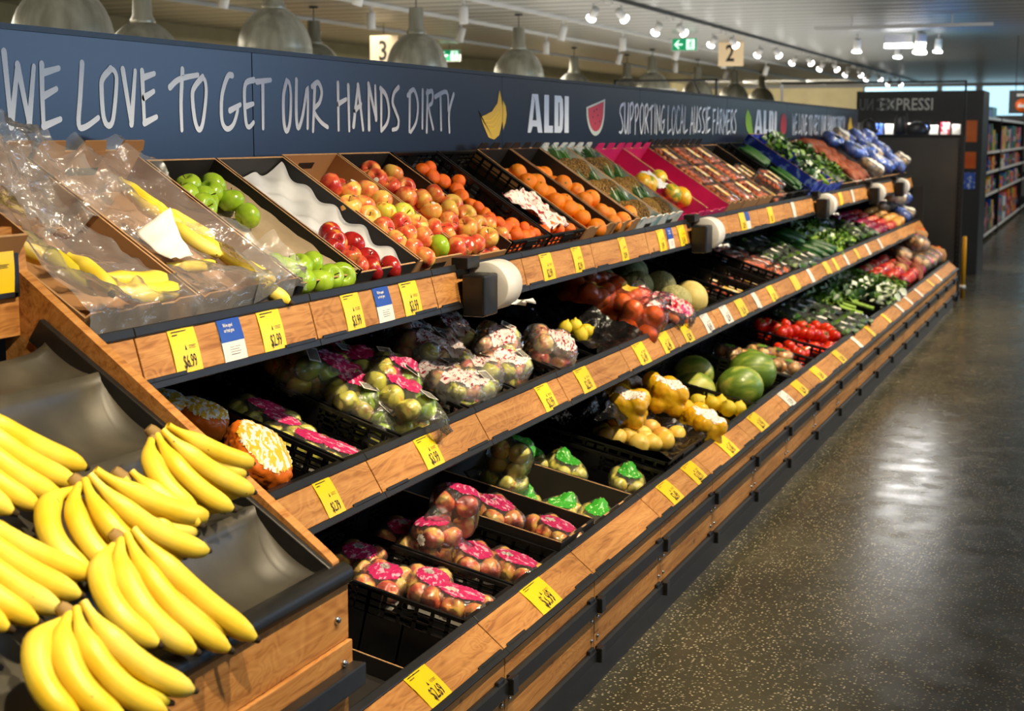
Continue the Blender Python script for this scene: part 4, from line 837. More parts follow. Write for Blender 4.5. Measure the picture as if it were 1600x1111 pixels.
# ---------------------------------------------------------------- wrapped packs
def ico(sub):
    bm = bmesh.new(); bmesh.ops.create_icosphere(bm, subdivisions=sub, radius=1); vs = [v.co.copy() for v in bm.verts]; fs = [[v.index for v in f.verts] for f in bm.faces]; bm.free(); return vs, fs
ICO = {k: ico(k) for k in (3, 4, 5)}
def wrap(cs, R, ell, sub=4, amp=.004, tail=None, fr=14, seed=0, lab=None, k=1.0):
    vs, fs = ICO[sub]; out = []
    for d in vs:
        r = (abs(d.x/ell[0])**3.2 + abs(d.y/ell[1])**3.2 + abs(d.z/ell[2])**3.2)**(-1/3.2)
        for c in cs:
            b_ = d.dot(c); q = b_*b_ - (c.length_squared - R*R)
            if q > 0: r = max(r, b_+math.sqrt(q))
        r += amp*(abs(noise.noise(d*fr*.5 + Vector((seed, 0, 0))))*1.4 - .2) + amp*.5*noise.noise(d*fr + Vector((0, seed, 0)))
        if tail:
            c_ = d.dot(tail.normalized()); 
            if c_ > .86: r += tail.length*((c_-.86)/.14)**1.6*(1+.35*noise.noise(d*26))
        out.append(d*r)
    fm = MB().add(out, fs, True)
    lm = None
    if lab:
        cdir, thr, sq = lab[0].normalized(), lab[1], lab[2]; ext = max(abs(o_.dot((Vector((1, 0, 0)) - cdir*cdir.x).normalized())) for o_ in out)
        up = Vector((0, 0, 1)); a = (Vector((1, 0, 0)) - cdir*cdir.x).normalized(); b_ = cdir.cross(a)
        keep = []; idx = {}; lv = []
        for f in fs:
            c = (out[f[0]]+out[f[1]]+out[f[2]])/3; q = c.normalized()
            if thr < 0:
                if ell[0]*-.86 < c.x < ell[0]*(-thr-1) and abs(c.y) < ell[1]*.8 and q.dot(cdir) > .25: keep.append(f)
            elif q.dot(cdir) > .15 and (c.dot(a)/(ell[0]*thr*sq))**2 + (c.dot(b_)/(ell[1]*thr))**2 < 1 + .12*noise.noise(q*5): keep.append(f)
        for f in keep:
            for i in f:
                if i not in idx: idx[i] = len(lv); lv.append(out[i] + out[i].normalized()*.0016)
        if keep: lm = MB().add(lv, [[idx[i] for i in f] for f in keep], True)
    return fm, lm
PK = {}
def make_pack(key, name, kind, cs, r, ell, film_m, labels=(), amp=.004, tail=None, sub=4, tray=None, fname='film_wrap', fruit_name=None, fr=14, bar=None, mixk=None):
    cs = [Vector(c) for c in cs]; R = r*1.04; parts = []
    for i, c in enumerate(cs):
        kk = mixk[i % len(mixk)] if mixk else kind
        if kk: parts.append((fruit_name or NAMEOF.get(kk, kk), FM[kk], T(*c) @ rrot() @ SCL(r)))
    for i, l in enumerate(labels):
        fm, lm = wrap(cs, R, ell, sub, amp, tail, fr, len(PK), l[:3])
        if i == 0: parts.append((fname, fm.mesh(fname, MT[film_m]), None))
        if lm: parts.append(('printed_label', lm.mesh('printed_label', MT[l[3]]), None))
    if not labels: fm, _ = wrap(cs, R, ell, sub, amp, tail, fr, len(PK)); parts.append((fname, fm.mesh(fname, MT[film_m]), None))
    if tray: parts.append(('tray', MB().bb(-tray[0], tray[0], -tray[1], tray[1], -ell[2]-.002, -ell[2]+.012).mesh('tray', MT['tray_white']), None))
    if bar: # small barcode sticker
        mb = MB(); mb.bb(-.02, .02, -.028, .028, 0, .0008); mb.cm = 1
        for k in range(9): mb.bb(-.016+.0038*k, -.0145+.0038*k, -.022, .022, .0008, .0013)
        parts.append(('barcode_sticker', mb.mesh('barcode_sticker', [MT['tag_white'], MT['ink']]), bar))
    PK[key] = (name, parts)
def put_pack(key, s, Y, t, h, label, group, cat, rot=0, size=1, tilt=(0, 0)):
    name, parts = PK[key]
    e = empty(name, M=FR(s, Y, t, h) @ RZ(rot) @ RX(tilt[0]) @ RY(tilt[1]) @ SCL(size))
    for n_, me, M in parts: linkobj(n_, me, e, M)
    tag(e, label, cat, group); return e
Z = Vector((0, 0, 1))
def six(r, nx=3, ny=2): return [((i-(nx-1)/2)*r*1.95, (j-(ny-1)/2)*r*1.95, jit(.003)) for i in range(nx) for j in range(ny)]
make_pack('pink', 'apple_pack', 'pink_apple', six(.034, 3, 2), .034, (.098, .066, .034), 'clear_film', [(Vector((-.05, -.06, 1)), .68, .95, 'label_pink'), (Vector((.6, .2, .9)), .2, .8, 'tag_white')], tray=(.085, .06), sub=5)
make_pack('pinkcube', 'apple_pack', 'pink_apple', [(x, y, z) for x in (-.036, .036) for y in (-.036, .036) for z in (-.034, .034)], .037, (.08, .08, .078), 'clear_film', [(Vector((.2, -.3, 1)), .72, 1.0, 'label_pink'), (Vector((1, .4, .35)), .24, .8, 'tag_white')], tail=Vector((-.05, .03, -.01)), sub=5)
make_pack('pear', 'pear_pack', 'yellow_apple', six(.033, 3, 2), .033, (.098, .068, .036), 'clear_film', [(Vector((.1, -.1, 1)), .66, .95, 'label_green')], tail=Vector((.03, 0, .02)), tray=(.085, .06), sub=5)
make_pack('pearcube', 'pear_bag', 'yellow_apple', [(x, y, z) for x in (-.036, .036) for y in (-.034, .034) for z in (-.03, .03)], .037, (.08, .078, .07), 'clear_film', [(Vector((.5, -.6, .8)), .66, 1.2, 'label_green')], tail=Vector((.045, .02, .01)), sub=5)
make_pack('greenbag', 'apple_bag', 'blush_apple', [(x, y, z) for x in (-.07, 0, .07) for y in (-.036, .036) for z in (-.028, .034)], .038, (.115, .08, .07), 'clear_film', [(Vector((.35, -.25, 1)), .62, .85, 'label_pink')], amp=.007, tail=Vector((-.05, -.02, .0)), bar=T(-.07, -.03, .078) @ RX(.3), mixk=['yellow_apple', 'green_apple', 'blush_apple', 'yellow_apple'], sub=5)
make_pack('mix', 'apple_pack', 'green_apple', six(.034, 3, 2), .034, (.1, .068, .035), 'clear_film', [(Vector((.0, -.03, 1)), .55, 1.0, 'label_pink')], tray=(.085, .06), mixk=['yellow_apple', 'blush_apple', 'yellow_apple'], sub=5)
make_pack('white', 'apple_bag', 'pink_apple', [(x, y, z) for x in (-.07, 0, .07) for y in (-.038, .038) for z in (-.024, .028)], .036, (.12, .082, .058), 'cloudy_film', [(Vector((.0, -.15, 1)), .6, 1.35, 'label_white')], amp=.009, tail=Vector((.05, .02, .0)), mixk=['pink_apple', 'yellow_apple', 'pink_apple', 'pink_apple', 'blush_apple'], bar=T(.08, -.02, .066) @ RX(.2), sub=5)
make_pack('red', 'apple_bag', 'pink_apple', [(x, y, z) for x in (-.06, .01, .08) for y in (-.04, .04) for z in (-.02, .035)], .04, (.12, .09, .07), 'cloudy_film', [(Vector((-.3, -.4, .9)), .6, 1.2, 'label_white')], amp=.01, tail=Vector((.06, .02, 0)), sub=5)
make_pack('orangepouch', 'orange_bag', 'mandarin', [(x, y, 0) for x in (-.05, .02) for y in (-.035, .035)], .036, (.095, .075, .042), 'orange_net', [(Vector((.0, -.02, 1)), .93, 1.0, 'label_orange')], amp=.006, fname='net_sleeve', sub=5)
make_pack('rednet', 'orange_bag', 'orange', [(x, y, z) for x in (-.045, .045) for y in (-.045, .045) for z in (-.03, .05)], .046, (.09, .09, .085), 'red_net', [(Vector((.5, -.1, .9)), .35, 1.3, 'gold')], amp=.003, tail=Vector((.05, -.03, .02)), fname='net_sleeve', sub=5)
make_pack('pouch', 'fruit_pouch', 'mandarin', [(x, 0, 0) for x in (-.045, .02)], .03, (.085, .055, .034), 'clear_film', [(Vector((.2, -.2, 1)), .8, 1.2, 'label_pouch'), (Vector((-.6, -.3, .7)), .35, 1, 'label_magenta')], amp=.01, tail=Vector((.04, .03, .02)), sub=5)
make_pack('yellownet', 'citrus_bag', 'mandarin', [(x, y, z) for x in (-.07, 0, .07) for y in (-.04, .04) for z in (-.03, .03)], .040, (.108, .074, .064), 'yellow_net', [(Vector((-.1, 0, 1)), -1.12, 1, 'label_wtext')], amp=.005, tail=Vector((.04, 0, -.01)), fname='net_sleeve', sub=5)
make_pack('onionpack', 'onion_pack', 'onion', [(x, y, 0) for x in (-.036, .036) for y in (-.036, .036)], .036, (.085, .078, .037), 'clear_film', [(Vector((0, 0, 1)), .3, 1.6, 'leaf_bright')], amp=.004, tray=(.07, .065))
make_pack('bluebag', 'potato_bag', 'potato', [(x, y, 0) for x in (-.07, 0, .07) for y in (-.035, .035)], .034, (.13, .085, .055), 'blue_film', [(Vector((.2, -.3, 1)), .85, .9, 'label_blue'), (Vector((-.5, -.5, .8)), .35, 1.2, 'tag_white')], amp=.018, sub=3, fr=10)
make_pack('whitepotato', 'potato_bag', 'potato', [(x, y, 0) for x in (-.07, 0, .07) for y in (-.035, .035)], .034, (.13, .085, .055), 'cloudy_film', [(Vector((.2, -.3, 1)), .75, .9, 'tag_white')], amp=.015, sub=3, fr=10)
make_pack('purplebag', 'onion_bag', 'onion', [(x, y, 0) for x in (-.08, 0, .08) for y in (-.04, .04)], .045, (.15, .09, .07), 'cloudy_film', [(Vector((-.1, -.6, .6)), .55, .5, 'label_magenta'), (Vector((.8, -.3, .5)), .3, 1, 'tag_white')], amp=.015, sub=3, fr=10)
make_pack('brownbag', 'paper_bag', None, [(0, 0, 0)], .05, (.12, .08, .08), 'cardboard', [(Vector((.3, -.3, 1)), .5, 1, 'carrot_skin')], amp=.02, sub=3, fr=10, fname='bag_body')
make_pack('carrotbag', 'carrot_bag', None, [(0, 0, 0)], .03, (.13, .06, .035), 'clear_film', [(Vector((.8, -.2, .6)), .3, 1, 'tag_white')], amp=.006, sub=3)
nm, pr = PK['carrotbag']; pr += [('carrot', FM['carrot'], T(.0, -.04+.02*i, -.005+.01*(i % 2)) @ RY(PI/2) @ SCL(.0125, .0125, .022)) for i in range(5)]
make_pack('leafbag', 'leafy_bag', None, [(0, 0, 0)], .03, (.14, .09, .045), 'clear_film', [(Vector((.5, -.4, .8)), .25, 1.3, 'tag_white')], amp=.016, sub=3, fr=12)
def leaf_cluster(n, lx, ly, lz, sz, mats, stalk=None, seed=1, curl=.5):
    rnd = random.Random(seed); mb = MB()
    for k in range(n):
        mb.cm = rnd.randrange(len(mats)); p = Vector((rnd.uniform(-lx, lx), rnd.uniform(-ly, ly), rnd.uniform(-lz*.6, lz))); M = T(*p) @ Euler((rnd.uniform(-1, 1), rnd.uniform(-1, 1), rnd.uniform(0, 6.3))).to_matrix().to_4x4()
        L_ = sz*rnd.uniform(.6, 1.3); W_ = L_*.42
        vs = []
        for i in range(5):
            f = i/4; wd_ = W_*math.sin(PI*min(.97, f*.86+.10)); zz = -curl*L_*f*f*.5
            vs += [(L_*f, -wd_, zz+wd_*.35), (L_*f, 0, zz), (L_*f, wd_, zz+wd_*.35)]
        mb.add(vs, [(3*i+j, 3*i+j+1, 3*i+j+4, 3*i+j+3) for i in range(4) for j in range(2)], True, M)
    return mb.mesh('leaves', [MT[m_] for m_ in mats])
nm, pr = PK['leafbag']; pr.append(('leaves', leaf_cluster(60, .11, .065, .03, .045, ['leaf_dark', 'leaf_bright']), None))
LEAF = {'dark': leaf_cluster(90, .13, .08, .05, .055, ['leaf_dark', 'leaf_dark', 'leaf_bright'], seed=2), 'bright': leaf_cluster(160, .13, .08, .05, .030, ['leaf_bright', 'leaf_bright', 'leaf_dark'], seed=3), 'white': leaf_cluster(60, .12, .07, .05, .06, ['leaf_white', 'leaf_dark', 'leaf_bright', 'leaf_white'], seed=4)}
def veg_bunch(kind, s, Y, t, h, label, name='leafy_vegetable_bunch', cat='leafy greens', group=None, rot=0, size=1, stalks=None):
    e = empty(name, M=FR(s, Y, t, h) @ RZ(rot) @ SCL(size)); tag(e, label, cat, group); linkobj('leaves', LEAF[kind], e)
    if stalks:
        mb = MB()
        for k in range(stalks[0]):
            y = (k-(stalks[0]-1)/2)*stalks[1]*1.6; mb.tube([(-.30, y*.7, -.01), (-.12, y, .0), (.10, y*1.2, .012)], stalks[1], 6)
        linkobj('stalks', mb.mesh('stalks', MT[stalks[2]]), e)
    return e
# ================================================================ TOP SHELF
carton('T', 2.535, 2.965, 'brown banana carton beside the wooden side panel, under crumpled clear plastic', L=.57, tabs=.03, back=.02)
carton('T', 2.975, 3.412, 'second brown banana carton from the left, open to the side of the green apples', L=.57, tabs=.03, back=.02, slot=True)
carton('T', 3.422, 3.755, 'black tray of green apples with a brown paper liner', 'cardboard_black', 'cardboard_black', L=.55, front=-.012)
carton('T', 3.765, 4.138, 'black tray with a bare pale moulded liner and a few red apples', 'cardboard_black', 'cardboard_black', L=.55, front=-.012)
carton('T', 4.150, 4.505, 'brown cardboard carton full of pink and yellow apples', L=.56, slot=True, front=-.01)
carton('T', 4.515, 4.900, 'black lined carton of pink apples with its front flap bent out', 'cardboard', 'cardboard_black', L=.56, front=-.03)
slotted('T', 4.915, 5.300, 'black slotted crate of mandarins beside the pink apples', L=.56)
slotted('T', 5.315, 5.700, 'black crate with mandarins and a white and red net at its front', L=.56)
carton('T', 5.720, 6.075, 'black lined carton with one column of oranges', 'cardboard', 'cardboard_black', L=.57, tabs=.03)
carton('T', 6.090, 6.440, 'second black lined carton of oranges, beside the pineapples', 'cardboard', 'cardboard_black', L=.57, tabs=.03)
carton('T', 6.460, 6.800, 'white and teal printed pineapple carton nearer the oranges', 'cardboard_white', 'cardboard_white', L=.57, tabs=.025, slot=True)
carton('T', 6.815, 7.160, 'white and teal printed pineapple carton next to the magenta cartons', 'cardboard_white', 'cardboard_white', L=.57, tabs=.025, slot=True)
carton('T', 7.180, 7.640, 'magenta carton with papayas', 'cardboard_magenta', 'cardboard_magenta', 'cardboard_edge', L=.55, tabs=.032, front=-.03)
carton('T', 7.655, 8.110, 'empty magenta carton with notched walls', 'cardboard_magenta', 'cardboard_magenta', 'cardboard_edge', L=.55, tabs=.032, front=-.03)
for i, (a, b_) in enumerate(((8.125, 8.50), (8.515, 8.89), (8.905, 9.28))):
    carton('T', a, b_, ['brown edged carton of fruit punnets next to the magenta cartons', 'middle one of three cartons of fruit punnets', 'fruit punnet carton next to the loose pale punnets'][i], 'cardboard', 'cardboard_black', L=.57, tabs=.04)
carton('T', 9.295, 9.70, 'low tray under the loose pale punnets', 'cardboard_black', 'cardboard_black', L=.56)
slotted('T', 9.715, 10.10, 'empty black crate above the sign with the green leaf', L=.58)
slotted('T', 10.115, 10.52, 'black crate of dark green cucumbers', L=.58)
carton('T', 10.54, 11.16, 'blue printed carton of leafy vegetables, nearer one', 'cardboard_blue', 'cardboard_blue', 'cardboard_edge', L=.58, h=.07, d=.18)
carton('T', 11.175, 11.80, 'blue printed carton of leafy vegetables, farther one', 'cardboard_blue', 'cardboard_white', 'cardboard_edge', L=.58, h=.03, d=.14)
carton('T', 11.815, 12.45, 'dark carton of bright green vegetables before the sweet potatoes', 'cardboard_black', 'cardboard_black', L=.58)
carton('T', 12.47, 13.35, 'black tray heaped with sweet potatoes', 'cardboard_black', 'cardboard_black', 'white_paper', L=.60)
carton('T', 13.37, 15.70, 'long black tray of blue potato bags at the far end of the top shelf', 'cardboard_black', 'cardboard_black', L=.58, d=.08)
# liners
def bulge(a, b_): return .012*math.sin(PI*a)*math.sin(PI*b_)
sheet('paper_liner', 'T', 3.43, 3.748, .004, .50, -.075, 'paper_liner', 'brown paper liner in the green apple tray', 'liner', .012, 8, 24, 30, fn=lambda a, b_: .045*(2*abs(a-.5))**3 + .03*max(0, .12-b_)/.12)
sheet('moulded_liner', 'T', 3.775, 4.130, .004, .54, -.070, 'liner', 'pale moulded pulp liner in the tray of few red apples', 'liner', .007, 7, 36, 60, fn=lambda a, b_: .035*(2*abs(a-.5))**4 + .011*math.sin(a*17)*math.sin(b_*30) + .01*max(0, b_-.85)/.15)
# green, red and pink apples
heap('green_apple', 'T', F['green'], .0395, 'green apple', 'in the black tray with brown liner', 'green apples in the black tray', h=-.03)
heap('red_apple', 'T', F['redtray'], .038, 'red apple', 'in the tray with the moulded liner', 'red apples on the moulded liner', h=-.03, mixk=lambda k, y, t: 'pink_apple' if k in (4, 6) else 'red_apple')
heap('pink_apple', 'T', F['carton'], .0385, 'pink and yellow apple', 'in the brown cardboard carton', 'pink apples in the brown carton', h=-.012, under=(4.19, 4.48, .04, .46, -.066), stickers=3, mixk=lambda k, y, t: 'green_apple' if k == 17 else ('blush_apple' if k in (5, 8) else 'pink_apple'))
for o in COL.objects:
    if o.get('label', '').startswith('pink and yellow apple in the brown cardboard') and o.data == FM['green_apple']: o['label'] = 'single yellow green apple at the front of the brown cardboard carton'
heap('pink_apple', 'T', F['carton2'], .0385, 'pink apple', 'in the black lined carton beside the mandarins', 'pink apples in the black lined carton', h=-.012, under=(4.56, 4.88, .04, .46, -.066), stickers=4)
heap('mandarin', 'T', F['mand'], .031, 'mandarin', 'in the black slotted crate beside the pink apples', 'mandarins in the first crate', h=-.035, under=(4.95, 5.28, .03, .20, -.085))
heap('mandarin', 'T', F['mand2'], .030, 'mandarin', 'in the crate with the printed net', 'mandarins in the second crate', h=-.03, under=(5.35, 5.67, .03, .14, -.085))
heap('orange', 'T', F['orange'], .040, 'orange', 'in the first black lined carton of oranges', 'oranges in the first carton', h=-.02, under=(5.77, 6.04, .04, .5, -.072), cat='orange')
heap('orange', 'T', F['orange2'], .040, 'orange', 'in the carton of oranges beside the pineapples', 'oranges in the second carton', h=-.02, under=(6.13, 6.41, .04, .5, -.072), cat='orange')
sheet('net_bag', 'T', 5.40, 5.66, .05, .28, -.012, 'label_white', 'white and red printed net bag lying on the mandarins', 'net bag', .03, 14, 22, 22, .001)
# pineapples lying in their cartons
pine = MB().lathe([(0, -1.25)] + [(math.sin(a)*(.95), -math.cos(a)*1.3) for a in [PI*(.12+.76*i/9) for i in range(10)]] + [(0, 1.28)], 20).mesh('pineapple', MT['pineapple_skin'])
cm = MB()
for k in range(26):
    a = k*2.4; tl = .9-.025*k; L_ = 1.9
    vs = []
    for i in range(5):
        f = i/4; rr = .22+tl*f*.8*L_*.45; zz = 1.15+L_*f*(1-.25*tl*f); wd_ = .16*(1-f)+.01
        c_ = Vector((rr*math.cos(a), rr*math.sin(a), zz)); sd = Vector((-math.sin(a), math.cos(a), 0))*wd_
        vs += [c_-sd, c_+sd]
    cm.add(vs, [(2*i, 2*i+1, 2*i+3, 2*i+2) for i in range(4)], True)
crown_m = cm.mesh('leaf_crown', MT['leaf_dark'])
k = 0
for (ya, yb) in ((6.46, 6.80), (6.815, 7.16)):
    its = []
    for row in range(3):
        for c_ in range(2):
            y = ya+.10+c_*.15; t = .09+row*.17
            o = linkobj('pineapple', pine, None, FR('T', y, t, -.035) @ RX(-PI/2 + .12 + jit(.1)) @ RY(jit(.3)) @ SCL(.052)); linkobj('leaf_crown', crown_m, o); its.append((o, y, t, 0))
    name_heap(its, 'pineapple', 'in the white carton ' + ('nearer the oranges' if k == 0 else 'beside the magenta ones'), 'pineapples in the white cartons', 'pineapple'); k += 1
heap('mango', 'T', F['papaya'], .052, 'mottled yellow papaya', 'in the magenta carton', 'papayas in the magenta carton', h=-.03, cat='papaya', rotf=lambda: RZ(.5+jit(.3)) @ RY(PI/2) @ RX(jit(.5)))
sheet('paper_wrap', 'T', 7.36, 7.56, .20, .34, -.01, 'liner', 'crumpled pale paper round a papaya in the magenta carton', 'paper wrap', .02, 14, 14, 14, .001)
# punnets of small tomatoes or berries
def punnet_mesh(m, red):
    b_ = MB(); b_.bb(-.058, .058, -.085, .085, -.045, -.042); wall_box(b_, -.058, .058, -.085, .085, -.045, 0, .002, 0, 0, 0)
    return b_.mesh('tray', [MT[m]])
pn_tray = punnet_mesh('clear_film', 0); pn_lid = MB().grid(lambda a, b_: (-.059+.118*a, -.086+.172*b_, .004+.010*math.sin(PI*a)**.4*math.sin(PI*b_)**.4), 8, 10).mesh('lid', MT['clear_film'])
pn_lab = MB().bb(-.035, .035, -.05, .05, .0155, .0165).mesh('printed_label', MT['label_orange'])
def punnet(s, y, t, h, rot, label, group, kind='strawberry', r=.017, lab=True):
    e = empty('punnet', M=FR(s, y, t, h) @ RZ(rot)); tag(e, label, 'punnet', group)
    linkobj('tray', pn_tray, e); linkobj('lid', pn_lid, e)
    rnd = random.Random(int(y*997+t*313)); n = 0
    for i in range(3):
        for j in range(5):
            linkobj(kind, FM[kind], e, T(-.036+.036*i, -.066+.033*j, -.015+rnd.uniform(-.004, .004)) @ rrot() @ SCL(r))
    if lab: linkobj('printed_label', pn_lab, e)
    return e
for ci, ya in enumerate((8.125, 8.515, 8.905)):
    n = 0
    for row in range(3):
        for c_ in range(2):
            n += 1
            punnet('T', ya+.125+c_*.13, .10+row*.18, .0, jit(.06), 'red fruit punnet in the %s punnet carton, %s row from front, %s' % (('nearest', 'middle', 'farthest')[ci], ORD[row], ('near side', 'far side')[c_]), 'punnets in cartons', lab=(ci+row+c_) % 2 == 0)
k = 0
for y, t, h, r_ in ((9.38, .06, -.02, .1), (9.51, .07, .0, -.1), (9.64, .08, -.01, .2), (9.42, .10, .045, .3), (9.58, .12, .05, -.2), (9.45, .26, -.02, 0), (9.60, .28, -.02, .1)):
    punnet('T', y, t, h, r_, 'clear punnet in the low tray beside the empty crate, ' + ORD[k] + ' counted from near front', 'loose punnets', kind='strawberry'); k += 1
its = []
for k in range(14):
    y = 10.16+.045*(k % 7)+jit(.008); t = .15+.27*(k//7)+jit(.02)
    o = linkobj('cucumber', FM['cucumber'], None, FR('T', y, t, -.02+.025*(k % 2)) @ RZ(jit(.25)) @ RX(PI/2) @ SCL(.017, .017, .026)); its.append((o, y, t, 0))
name_heap(its, 'dark green cucumber', 'in the crate beside the blue cartons', 'cucumbers', 'cucumber')
for i, (y, t, kd, sz) in enumerate(((10.72, .12, 'white', .9), (10.95, .20, 'white', .9), (10.78, .38, 'dark', .9), (11.0, .47, 'white', 1))):
    veg_bunch(kd, 'T', y, t, .07, 'bunched greens with pale stalks in the nearer blue carton, ' + ORD[i] + ' from the front', group='greens in the blue cartons', rot=jit(1), size=sz, stalks=(5, .012, 'celery_green') if i % 2 else None)
for i, (y, t, kd, sz) in enumerate(((11.38, .10, 'bright', .9), (11.55, .24, 'bright', 1), (11.35, .40, 'white', 1))):
    veg_bunch(kd, 'T', y, t, .01, 'bright greens in the farther blue carton, ' + ORD[i] + ' from the front', group='greens in the blue cartons', rot=jit(1), size=sz)
for i, (y, t, kd, sz) in enumerate(((12.0, .12, 'bright', 1), (12.25, .22, 'bright', 1), (12.1, .42, 'dark', .9))):
    veg_bunch(kd, 'T', y, t, .0, 'yellow green leaves in the dark carton before the sweet potatoes, ' + ORD[i] + ' from the front', group='greens before the sweet potatoes', rot=jit(1), size=sz)
heap('sweet_potato', 'T', hexpts(12.6, 13.3, .08, .54, .125, .2), .043, 'sweet potato', 'in the black tray near the far end', 'sweet potatoes', h=.0, cat='sweet potato', rotf=lambda: RZ(jit(.5)) @ RX(PI/2+jit(.2)))
i = 0
for y in (13.55, 13.95, 14.35, 14.75, 15.15, 15.5):
    for t in (.10, .30, .50):
        put_pack('bluebag' if (i % 5) else 'whitepotato', 'T', y+jit(.04), t+jit(.02), .06+.03*(i % 2), 'blue and white potato bag on the top shelf, %s in the %s row' % (ORD[i//3], ('front', 'middle', 'back')[i % 3]), 'blue potato bags', 'potato bag', rot=jit(1.2)); i += 1
# bananas under plastic in the two brown cartons
def loose_banana(s, y, t, h, rot, a0, a1, L_, label, m='banana_skin', tl=0, r=.0245):
    h += .012; L_ *= 1.1
    o = linkobj('banana', banana_mesh(a0, a1, L_, r, m, .05), None, FR(s, y, t, h) @ RZ(rot) @ RX(tl)); tag(o, label, 'banana', 'bananas in the brown cartons')
loose_banana('T', 2.72, .085, -.020, 0, 60, 108, .20, 'yellow banana lying across the front of the first banana carton'); loose_banana('T', 2.72, .125, -.012, 0, 55, 106, .19, 'yellow banana behind the frontmost one in the first banana carton')
loose_banana('T', 2.70, .20, -.01, 0, 15, -25, .13, 'short bent banana end standing up in the first banana carton', r=.023); loose_banana('T', 2.70, .27, -.03, 0, -20, 40, .17, 'greenish banana behind the bent one in the first banana carton', 'banana_green')
loose_banana('T', 2.62, .42, -.04, 0, 0, 50, .20, 'banana lying deep in the first banana carton under the plastic'); loose_banana('T', 3.02, .15, -.03, 0, 70, 100, .17, 'thin banana beside the white paper scrap', r=.015)
for i, (y, t) in enumerate(((3.23, .48), (3.20, .42), (3.24, .36), (3.22, .30), (3.25, .24), (3.26, .17), (3.27, .10))):
    loose_banana('T', y, t, -.02, 0, -20+15*(i % 3), 30+10*(i % 2), .15, 'spotted banana along the right wall of the second banana carton, ' + ORD[i] + ' from the back', r=.021)
sheet('paper_scrap', 'T', 2.99, 3.08, .13, .24, .01, 'white_paper', 'white paper scrap sticking up between the cartoned bananas', 'paper', .02, 10, 14, 14, .001, fn=lambda a, b_: .05*a*b_)
def cf(a, b_):
    rim = max(0, abs(a-.5)*2-.75)*.16 + (.05 if b_ > .93 else 0)
    return rim - .05*math.sin(PI*min(1, max(0, a)))*math.sin(PI*min(1, b_*1.05))*.6 + (-.02 if b_ < .05 else 0)
def drape(name, lab, ya, yb, t0, t1, seed, amp, m='cloudy_film', nu=80, nv=90, hf=.045):
    def f(a, b_):
        Y = ya+(yb-ya)*a; t = t0+(t1-t0)*b_
        q = Vector((Y*5.5+t*2.2+seed, t*3.2-Y*1.0, seed)); r1 = 1-abs(noise.noise(q))*2; r2 = 1-abs(noise.noise(q*2.6+Vector((3, 1, 0))))*2; r3 = noise.noise(q*6)
        h = hf + amp*(.75*r1+.5*r2+.2*r3) - amp
        h -= .075*math.sin(PI*a)*math.sin(PI*min(1, max(0, (t+.02)/.60)))*(1 if t > 0 else 0)
        tt = t
        if t < 0: h += t*1.0; tt = -.004 + t*.35
        return FR('T', Y+.012*noise.noise(q*1.7), tt+.012*noise.noise(q*1.9), h).translation
    o = MB().grid(f, nu, nv).build(name, MT[m]); tag(o, lab, 'plastic liner', 'plastic over the banana cartons')
drape('plastic_liner', 'crumpled clear plastic liner spread over both banana cartons', 2.535, 3.36, -.085, .60, 1.3, .042)
drape('plastic_liner', 'loose tail of clear plastic hanging over the right front corner of the second banana carton', 3.18, 3.44, -.045, .14, 4.1, .035, nu=36, nv=30, hf=.05)
drape('plastic_liner', 'puffed clear plastic rising at the back of the first banana carton', 2.54, 2.99, .30, .62, 7.7, .06, nu=50, nv=40, hf=.10)
carton('T', 2.05, 2.47, 'plain brown carton above the price card frame of the banana troughs', L=.40, t0=.16, h=.10, d=.13)

# ================================================================ MIDDLE SHELF
slotted('M', 2.60, 3.00, 'black slotted crate hidden behind the wooden side panel on the middle shelf')
slotted('M', 3.03, 3.405, 'black slotted crate with orange printed bags on the middle shelf')
slotted('M', 3.415, 3.745, 'black slotted crate of apple packs with pink labels on the middle shelf')
slotted('M', 3.760, 4.225, 'wide black crate heaped with big bags of green apples')
slotted('M', 4.24, 4.62, 'black crate of white labelled apple bags on the middle shelf, nearer one')
slotted('M', 4.635, 5.06, 'black crate of white labelled apple bags on the middle shelf, farther one')
slotted('M', 5.075, 5.46, 'black crate holding the red labelled apple bag')
carton('M', 5.475, 6.085, 'crate wrapped in shiny black film with a few limes', 'black_film', 'black_film', 'black_film', L=.58)
slotted('M', 6.10, 6.50, 'black crate of red net orange bags'); slotted('M', 6.515, 6.97, 'black crate of small pink and yellow fruit pouches'); slotted('M', 6.985, 7.46, 'black crate of ribbed melons')
for i, (a, b_) in enumerate(((7.475, 7.85), (7.865, 8.24), (8.255, 8.63), (8.645, 9.0))): slotted('M', a, b_, 'nearly empty black crate behind the melons on the middle shelf, ' + ORD[i] + ' from the melons')
slotted('M', 9.02, 9.50, 'black crate of carrot bags'); slotted('M', 9.52, 10.25, 'wide black crate of bagged leafy greens on the middle shelf'); slotted('M', 10.27, 11.1, 'black crate of pale green vegetables on the middle shelf'); slotted('M', 11.12, 12.2, 'black crate of broccoli and celery on the middle shelf')
slotted('M', 12.22, 13.1, 'black crate of bagged vegetables before the purple onions'); slotted('M', 13.12, 13.78, 'black crate of purple onions'); slotted('M', 13.80, 14.3, 'black crate of red onions on the middle shelf'); slotted('M', 14.32, 15.7, 'black crate of brown onions and potato bags at the far end of the middle shelf')
put_pack('orangepouch', 'M', 3.15, .11, .025, 'bright yellow and orange printed bag on the middle shelf beside the side panel', 'orange printed bags', 'fruit bag', rot=.9, size=1.05, tilt=(.25, -.25))
put_pack('orangepouch', 'M', 3.30, .37, -.01, 'orange printed bag in the shade at the back of the first visible middle crate', 'orange printed bags', 'fruit bag', rot=.5, size=.95, tilt=(.1, .1))
